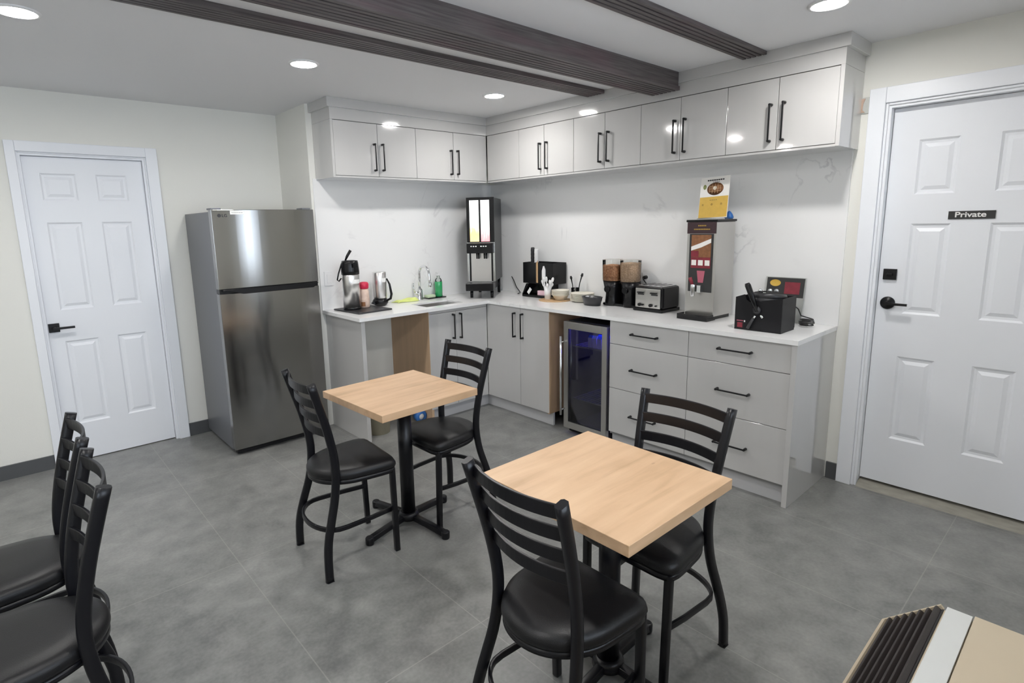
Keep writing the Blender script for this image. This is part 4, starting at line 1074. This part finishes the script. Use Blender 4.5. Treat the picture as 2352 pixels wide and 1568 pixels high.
# poster standing on top
c = thing('menu_card', 'upright white and yellow menu card with waffle picture on top of the batter dispenser', 'card', (-.190, -2.270, ZT + .6152), math.radians(-3))
tilt = Matrix.Rotation(math.radians(9), 4, 'Y') @ Matrix.Rotation(math.radians(-2), 4, 'X')
def pb(m, x, ya, yb_, za, zb_): return m.box(x - .0006, x, ya, yb_, za, zb_)
m = MB(); m.box(0, .003, -.095, .095, .008, .262); m.xf(tilt); m.build('board', M['paper'], c)
m = MB(); pb(m, -.0004, -.093, .093, .012, .140); m.xf(tilt); m.build('yellow_print', M['yellow'], c)
m = MB(); m.lathe([(.001, 0), (.052, 0), (.054, .0006), (.001, .0008)], mat=Matrix.Translation((-.0004, -.004, .188)) @ Matrix.Rotation(-PI / 2, 4, 'Y') @ Matrix.Diagonal((.72, 1, 1, 1)), cap=False); m.xf(tilt); wp = m.build('waffle_print', M['brownfood'], c)
m = MB()
for k in range(5): pb(m, -.0013, -.040 + k * .018, -.038 + k * .018, .168 if k in (0, 4) else .160, .208 if k in (0, 4) else .218)
for k in range(3): pb(m, -.0013, -.042, .034, .173 + k * .015, .1745 + k * .015)
m.xf(tilt); m.build('waffle_grid', M['wooden'], wp)
m = MB(); m.lathe([(.001, 0), (.012, 0), (.012, .0006)], mat=Matrix.Translation((-.0015, -.002, .193)) @ Matrix.Rotation(-PI / 2, 4, 'Y'), cap=False); m.xf(tilt); m.build('cream_print', M['cream'], wp)
m = MB(); m.lathe([(.001, 0), (.010, 0), (.011, .0006)], mat=Matrix.Translation((-.0004, .066, .203)) @ Matrix.Rotation(-PI / 2, 4, 'Y') @ Matrix.Diagonal((1.4, 1, 1, 1)), cap=False); m.xf(tilt); m.build('leaf_print', M['greenprint'], c)
m = MB()
for k in range(8): pb(m, -.0004, -.058 + k * .014, -.058 + k * .014 + .011, .238, .246)
for k in range(4): pb(m, -.0004, -.028 + k * .012, -.028 + k * .012 + .008, .229, .232)
m.xf(tilt); m.build('heading_print', M['ink'], c)
m = MB()
for y in (-.052, .010, .070): m.lathe([(.001, 0), (.006, 0), (.0065, .0006)], mat=Matrix.Translation((-.0011, y, .092)) @ Matrix.Rotation(-PI / 2, 4, 'Y'), cap=False)
for k in range(4): pb(m, -.0011, -.022 + k * .013, -.022 + k * .013 + .009, .117, .122)
m.xf(tilt); m.build('dot_print', M['gold'], c)
m = MB(); m.box(-.035, .030, -.090, .080, .0, .009); m.build('stand', M['acrylic'], c)
c = thing('blue_wrapper', 'crumpled blue packet beside the menu card on the batter dispenser', 'packet', (-.105, -2.338, ZT + .6152))
m = MB(); m.lathe([(.024, 0), (.030, .010), (.022, .028), (.010, .044), (.002, .050)], seg=7, mat=Matrix.Diagonal((.8, 1, 1, 1))); m.build('packet', M['blue'], c)

# ------------------------------------------------------------------ waffle maker
wm = c = thing('waffle_maker', 'black rotating waffle maker in a boxy stand at the right end of the counter', 'waffle maker', (-.350, -2.691, ZT + .0004))
x0, x1, y0, y1 = -.098, .082, -.126, .126
m = MB(); m.box(x0, x1, y0, y1, 0, .010)
m.prism([(y0, .010), (y1, .010), (y1, .182), (y1 - .050, .200), (y1 - .062, .170), (y1 - .080, .158), (.010, .158), (.0, .168), (y0, .190)], 0, x0, x0 + .006)
m.box(x0 + .006, x1, y0, y0 + .006, .010, .188); m.box(x0 + .006, x1, y1 - .006, y1, .010, .182)
m.prism([(y0, .010), (y1, .010), (y1, .182), (y0, .188)], 0, x1, x1 + .006)
m.build('stand', M['mplast'], c, bevel=.001)
m = MB(); mt = Matrix.Translation((-.005, -.010, .140)) @ Matrix.Rotation(PI / 2, 4, 'Y')
m.xf(Matrix.Identity(4)); m.lathe([(.001, -.030), (.088, -.030), (.094, -.018), (.094, -.003), (.090, 0), (.094, .003), (.094, .018), (.088, .030), (.001, .030)], mat=Matrix.Translation((-.003, -.012, .172)) @ Matrix.Rotation(math.radians(8), 4, 'Y'), seg=44, cap=False)
m.build('iron_plates', M['gplast'], c)
m = MB()
for k in range(7):
    a = -.7 + k * .24; m.tube([(.075 * math.sin(a) - .003, -.012 + .075 * math.cos(a), .203), (.03 * math.sin(a) - .003, -.012 + .03 * math.cos(a), .210)], .004, seg=6)
m.build('cooling_ribs', M['bplast'], c)
for (dx, dy) in ((.02, .0), (.03, -.03), (.0, .045)): MB().lathe([(.010, 0), (.012, .008), (.008, .016), (.002, .018)], c=(dx, dy - .01, .208), seg=14).build('thermostat_knob', M['chrome'], c)
m = MB(); m.tube([(x0 - .014, -.002, .112), (x0 - .014, .030, .190), (x0 - .014, .056, .252), (x0 - .014, .061, .264)], [.010, .015, .016, .012], seg=14, upv=(1, 0, 0)); m.build('upper_handle', M['bplast'], c)
m = MB(); m.lathe([(.020, 0), (.022, .012), (.010, .020)], mat=Matrix.Translation((x0 - .0004, .002, .118)) @ Matrix.Rotation(-PI / 2, 4, 'Y'), seg=24); m.build('pivot', M['gplast'], c)
m = MB(); m.tube([(x0 - .014, .006, .088), (x0 - .014, .016, .072)], .006, upv=(1, 0, 0)); m.tube([(x0 - .014, -.022, .092), (x0 - .014, -.034, .080)], .007, upv=(1, 0, 0)); m.build('chrome_pin', M['chrome'], c)
m = MB(); m.tube([(x0 - .014, .016, .072), (x0 - .014, .046, .014)], [.0075, .009], seg=12, upv=(1, 0, 0)); m.build('lower_handle', M['gplast'], c)
m = MB()
for k in range(6): m.box(x0 - .0012, x0 - .0002, .078 + k * .0062, .078 + k * .0062 + .0045, .048, .053)
m.build('brand_marks', M['pinkprint'], c)
m = MB(); m.box(x0 - .0012, x0 - .0002, .080, .110, .012, .040); m.build('red_emblem', M['redprint'], c)
MB().box(x0 - .0012, x0 - .0002, .066, .073, .044, .054).build('white_mark', M['label'], c)
# sign card behind
c = thing('food_sign', 'black food sign board with red and gold picture leaning behind the waffle maker', 'sign', (-.075, -2.668, ZT + .0006))
tl = Matrix.Rotation(math.radians(9), 4, 'Y')
m = MB(); m.box(0, .004, -.112, .112, .002, .268); m.xf(tl); m.build('board', M['galv'], c)
m = MB(); m.box(-.001, -.0002, -.108, .104, .150, .264); m.xf(tl); m.build('black_print', M['ink'], c)
m = MB(); m.lathe([(.001, 0), (.030, 0), (.031, .0006)], mat=Matrix.Translation((-.0012, .055, .232)) @ Matrix.Rotation(-PI / 2, 4, 'Y') @ Matrix.Diagonal((.65, 1, 1, 1)), cap=False); m.xf(tl); m.build('burger_print', M['yellow'], c)
m = MB(); m.box(-.0018, -.0012, -.085, .0, .170, .240); m.xf(tl); m.build('red_print', M['redprint'], c)
m = MB(); m.box(-.001, -.0002, -.108, .104, .07, .146); m.xf(tl); m.build('grey_print', M['galv'], c)
pts = []
for i in range(60):
    a = i * .42; pts.append((-.140 + .030 * math.cos(a) + .010 * math.sin(i * .3), -2.835 + .036 * math.sin(a), ZT + .006 + i * .0007))
pts += [(-.13, -2.80, ZT + .06), (-.15, -2.79, ZT + .10), (-.20, -2.775, ZT + .13)]
o = MB().tube(pts, .0035, seg=8).build('coiled_cord', M['cable']); to_local(o, wm)

# ------------------------------------------------------------------ wall air conditioner in the near right corner
AX1 = -1.853
ac = thing('air_conditioner', 'beige floor air conditioner with dark ribbed grille at the bottom right corner', 'air conditioner')
AX0 = -2.97; ZA = .55
m = MB()
poly = [(YF + .0005, .0005), (-3.676, .0005), (-3.676, .4305), (-3.7925, ZA - .0122), (YF + .0005, ZA - .012)]
m.prism(poly, 0, AX0, AX1 - .006); m.build('cabinet', M['acbeige'], ac)
m = MB(); m.prism([(-3.850, ZA - .0118), (YF + .0005, ZA - .0118), (YF + .0005, ZA), (-3.850, ZA)], 0, AX0, AX1 - .0); m.build('top_panel', M['acbeige'], ac, bevel=.001)
m = MB(); m.box(AX0, AX1 - .004, -3.847, -3.797, ZA - .0118, ZA - .001); m.build('control_strip', M['acwhite'], ac, bevel=.001)['label'] = 'pale grey control strip'
# sloped grille frame edges and louvres
dvec = Vector((0, .118, -.110)).normalized(); nvec = Vector((0, .110, .118)).normalized()
base = Vector((0, -3.792, ZA - .011))
L = .158
m = MB()
def sl(x0_, x1_, s0, s1, n0, n1):
    P = lambda x, s, n_: tuple(Vector((x, 0, 0)) + base + dvec * s + nvec * n_)
    m.hexa([P(x0_, s0, n0), P(x1_, s0, n0), P(x1_, s1, n0), P(x0_, s1, n0), P(x0_, s0, n1), P(x1_, s0, n1), P(x1_, s1, n1), P(x0_, s1, n1)])
sl(AX0, AX1, L - .006, L + .004, .0005, .012); sl(AX1 - .008, AX1, .0, L - .006, .0005, .012); sl(AX0, AX0 + .008, .0, L - .006, .0005, .012)
m.build('grille_frame', M['acbeige'], ac)
m = MB(); sl(AX0 + .0085, AX1 - .0085, .0, L - .0065, .0003, .002)
m.build('grille_back', M['ink'], ac)
m = MB()
for k in range(7):
    s = .004 + k * .0212
    P = lambda x, ss, n_: tuple(Vector((x, 0, 0)) + base + dvec * ss + nvec * n_)
    a, b = AX0 + .009, AX1 - .009
    m.hexa([P(a, s, .0022), P(b, s, .0022), P(b, s + .010, .0022), P(a, s + .010, .0022), P(a, s + .003, .0145), P(b, s + .003, .0145), P(b, s + .0085, .0145), P(a, s + .0085, .0145)])
m.build('grille_louvres', M['acdark'], ac, bevel=.001)
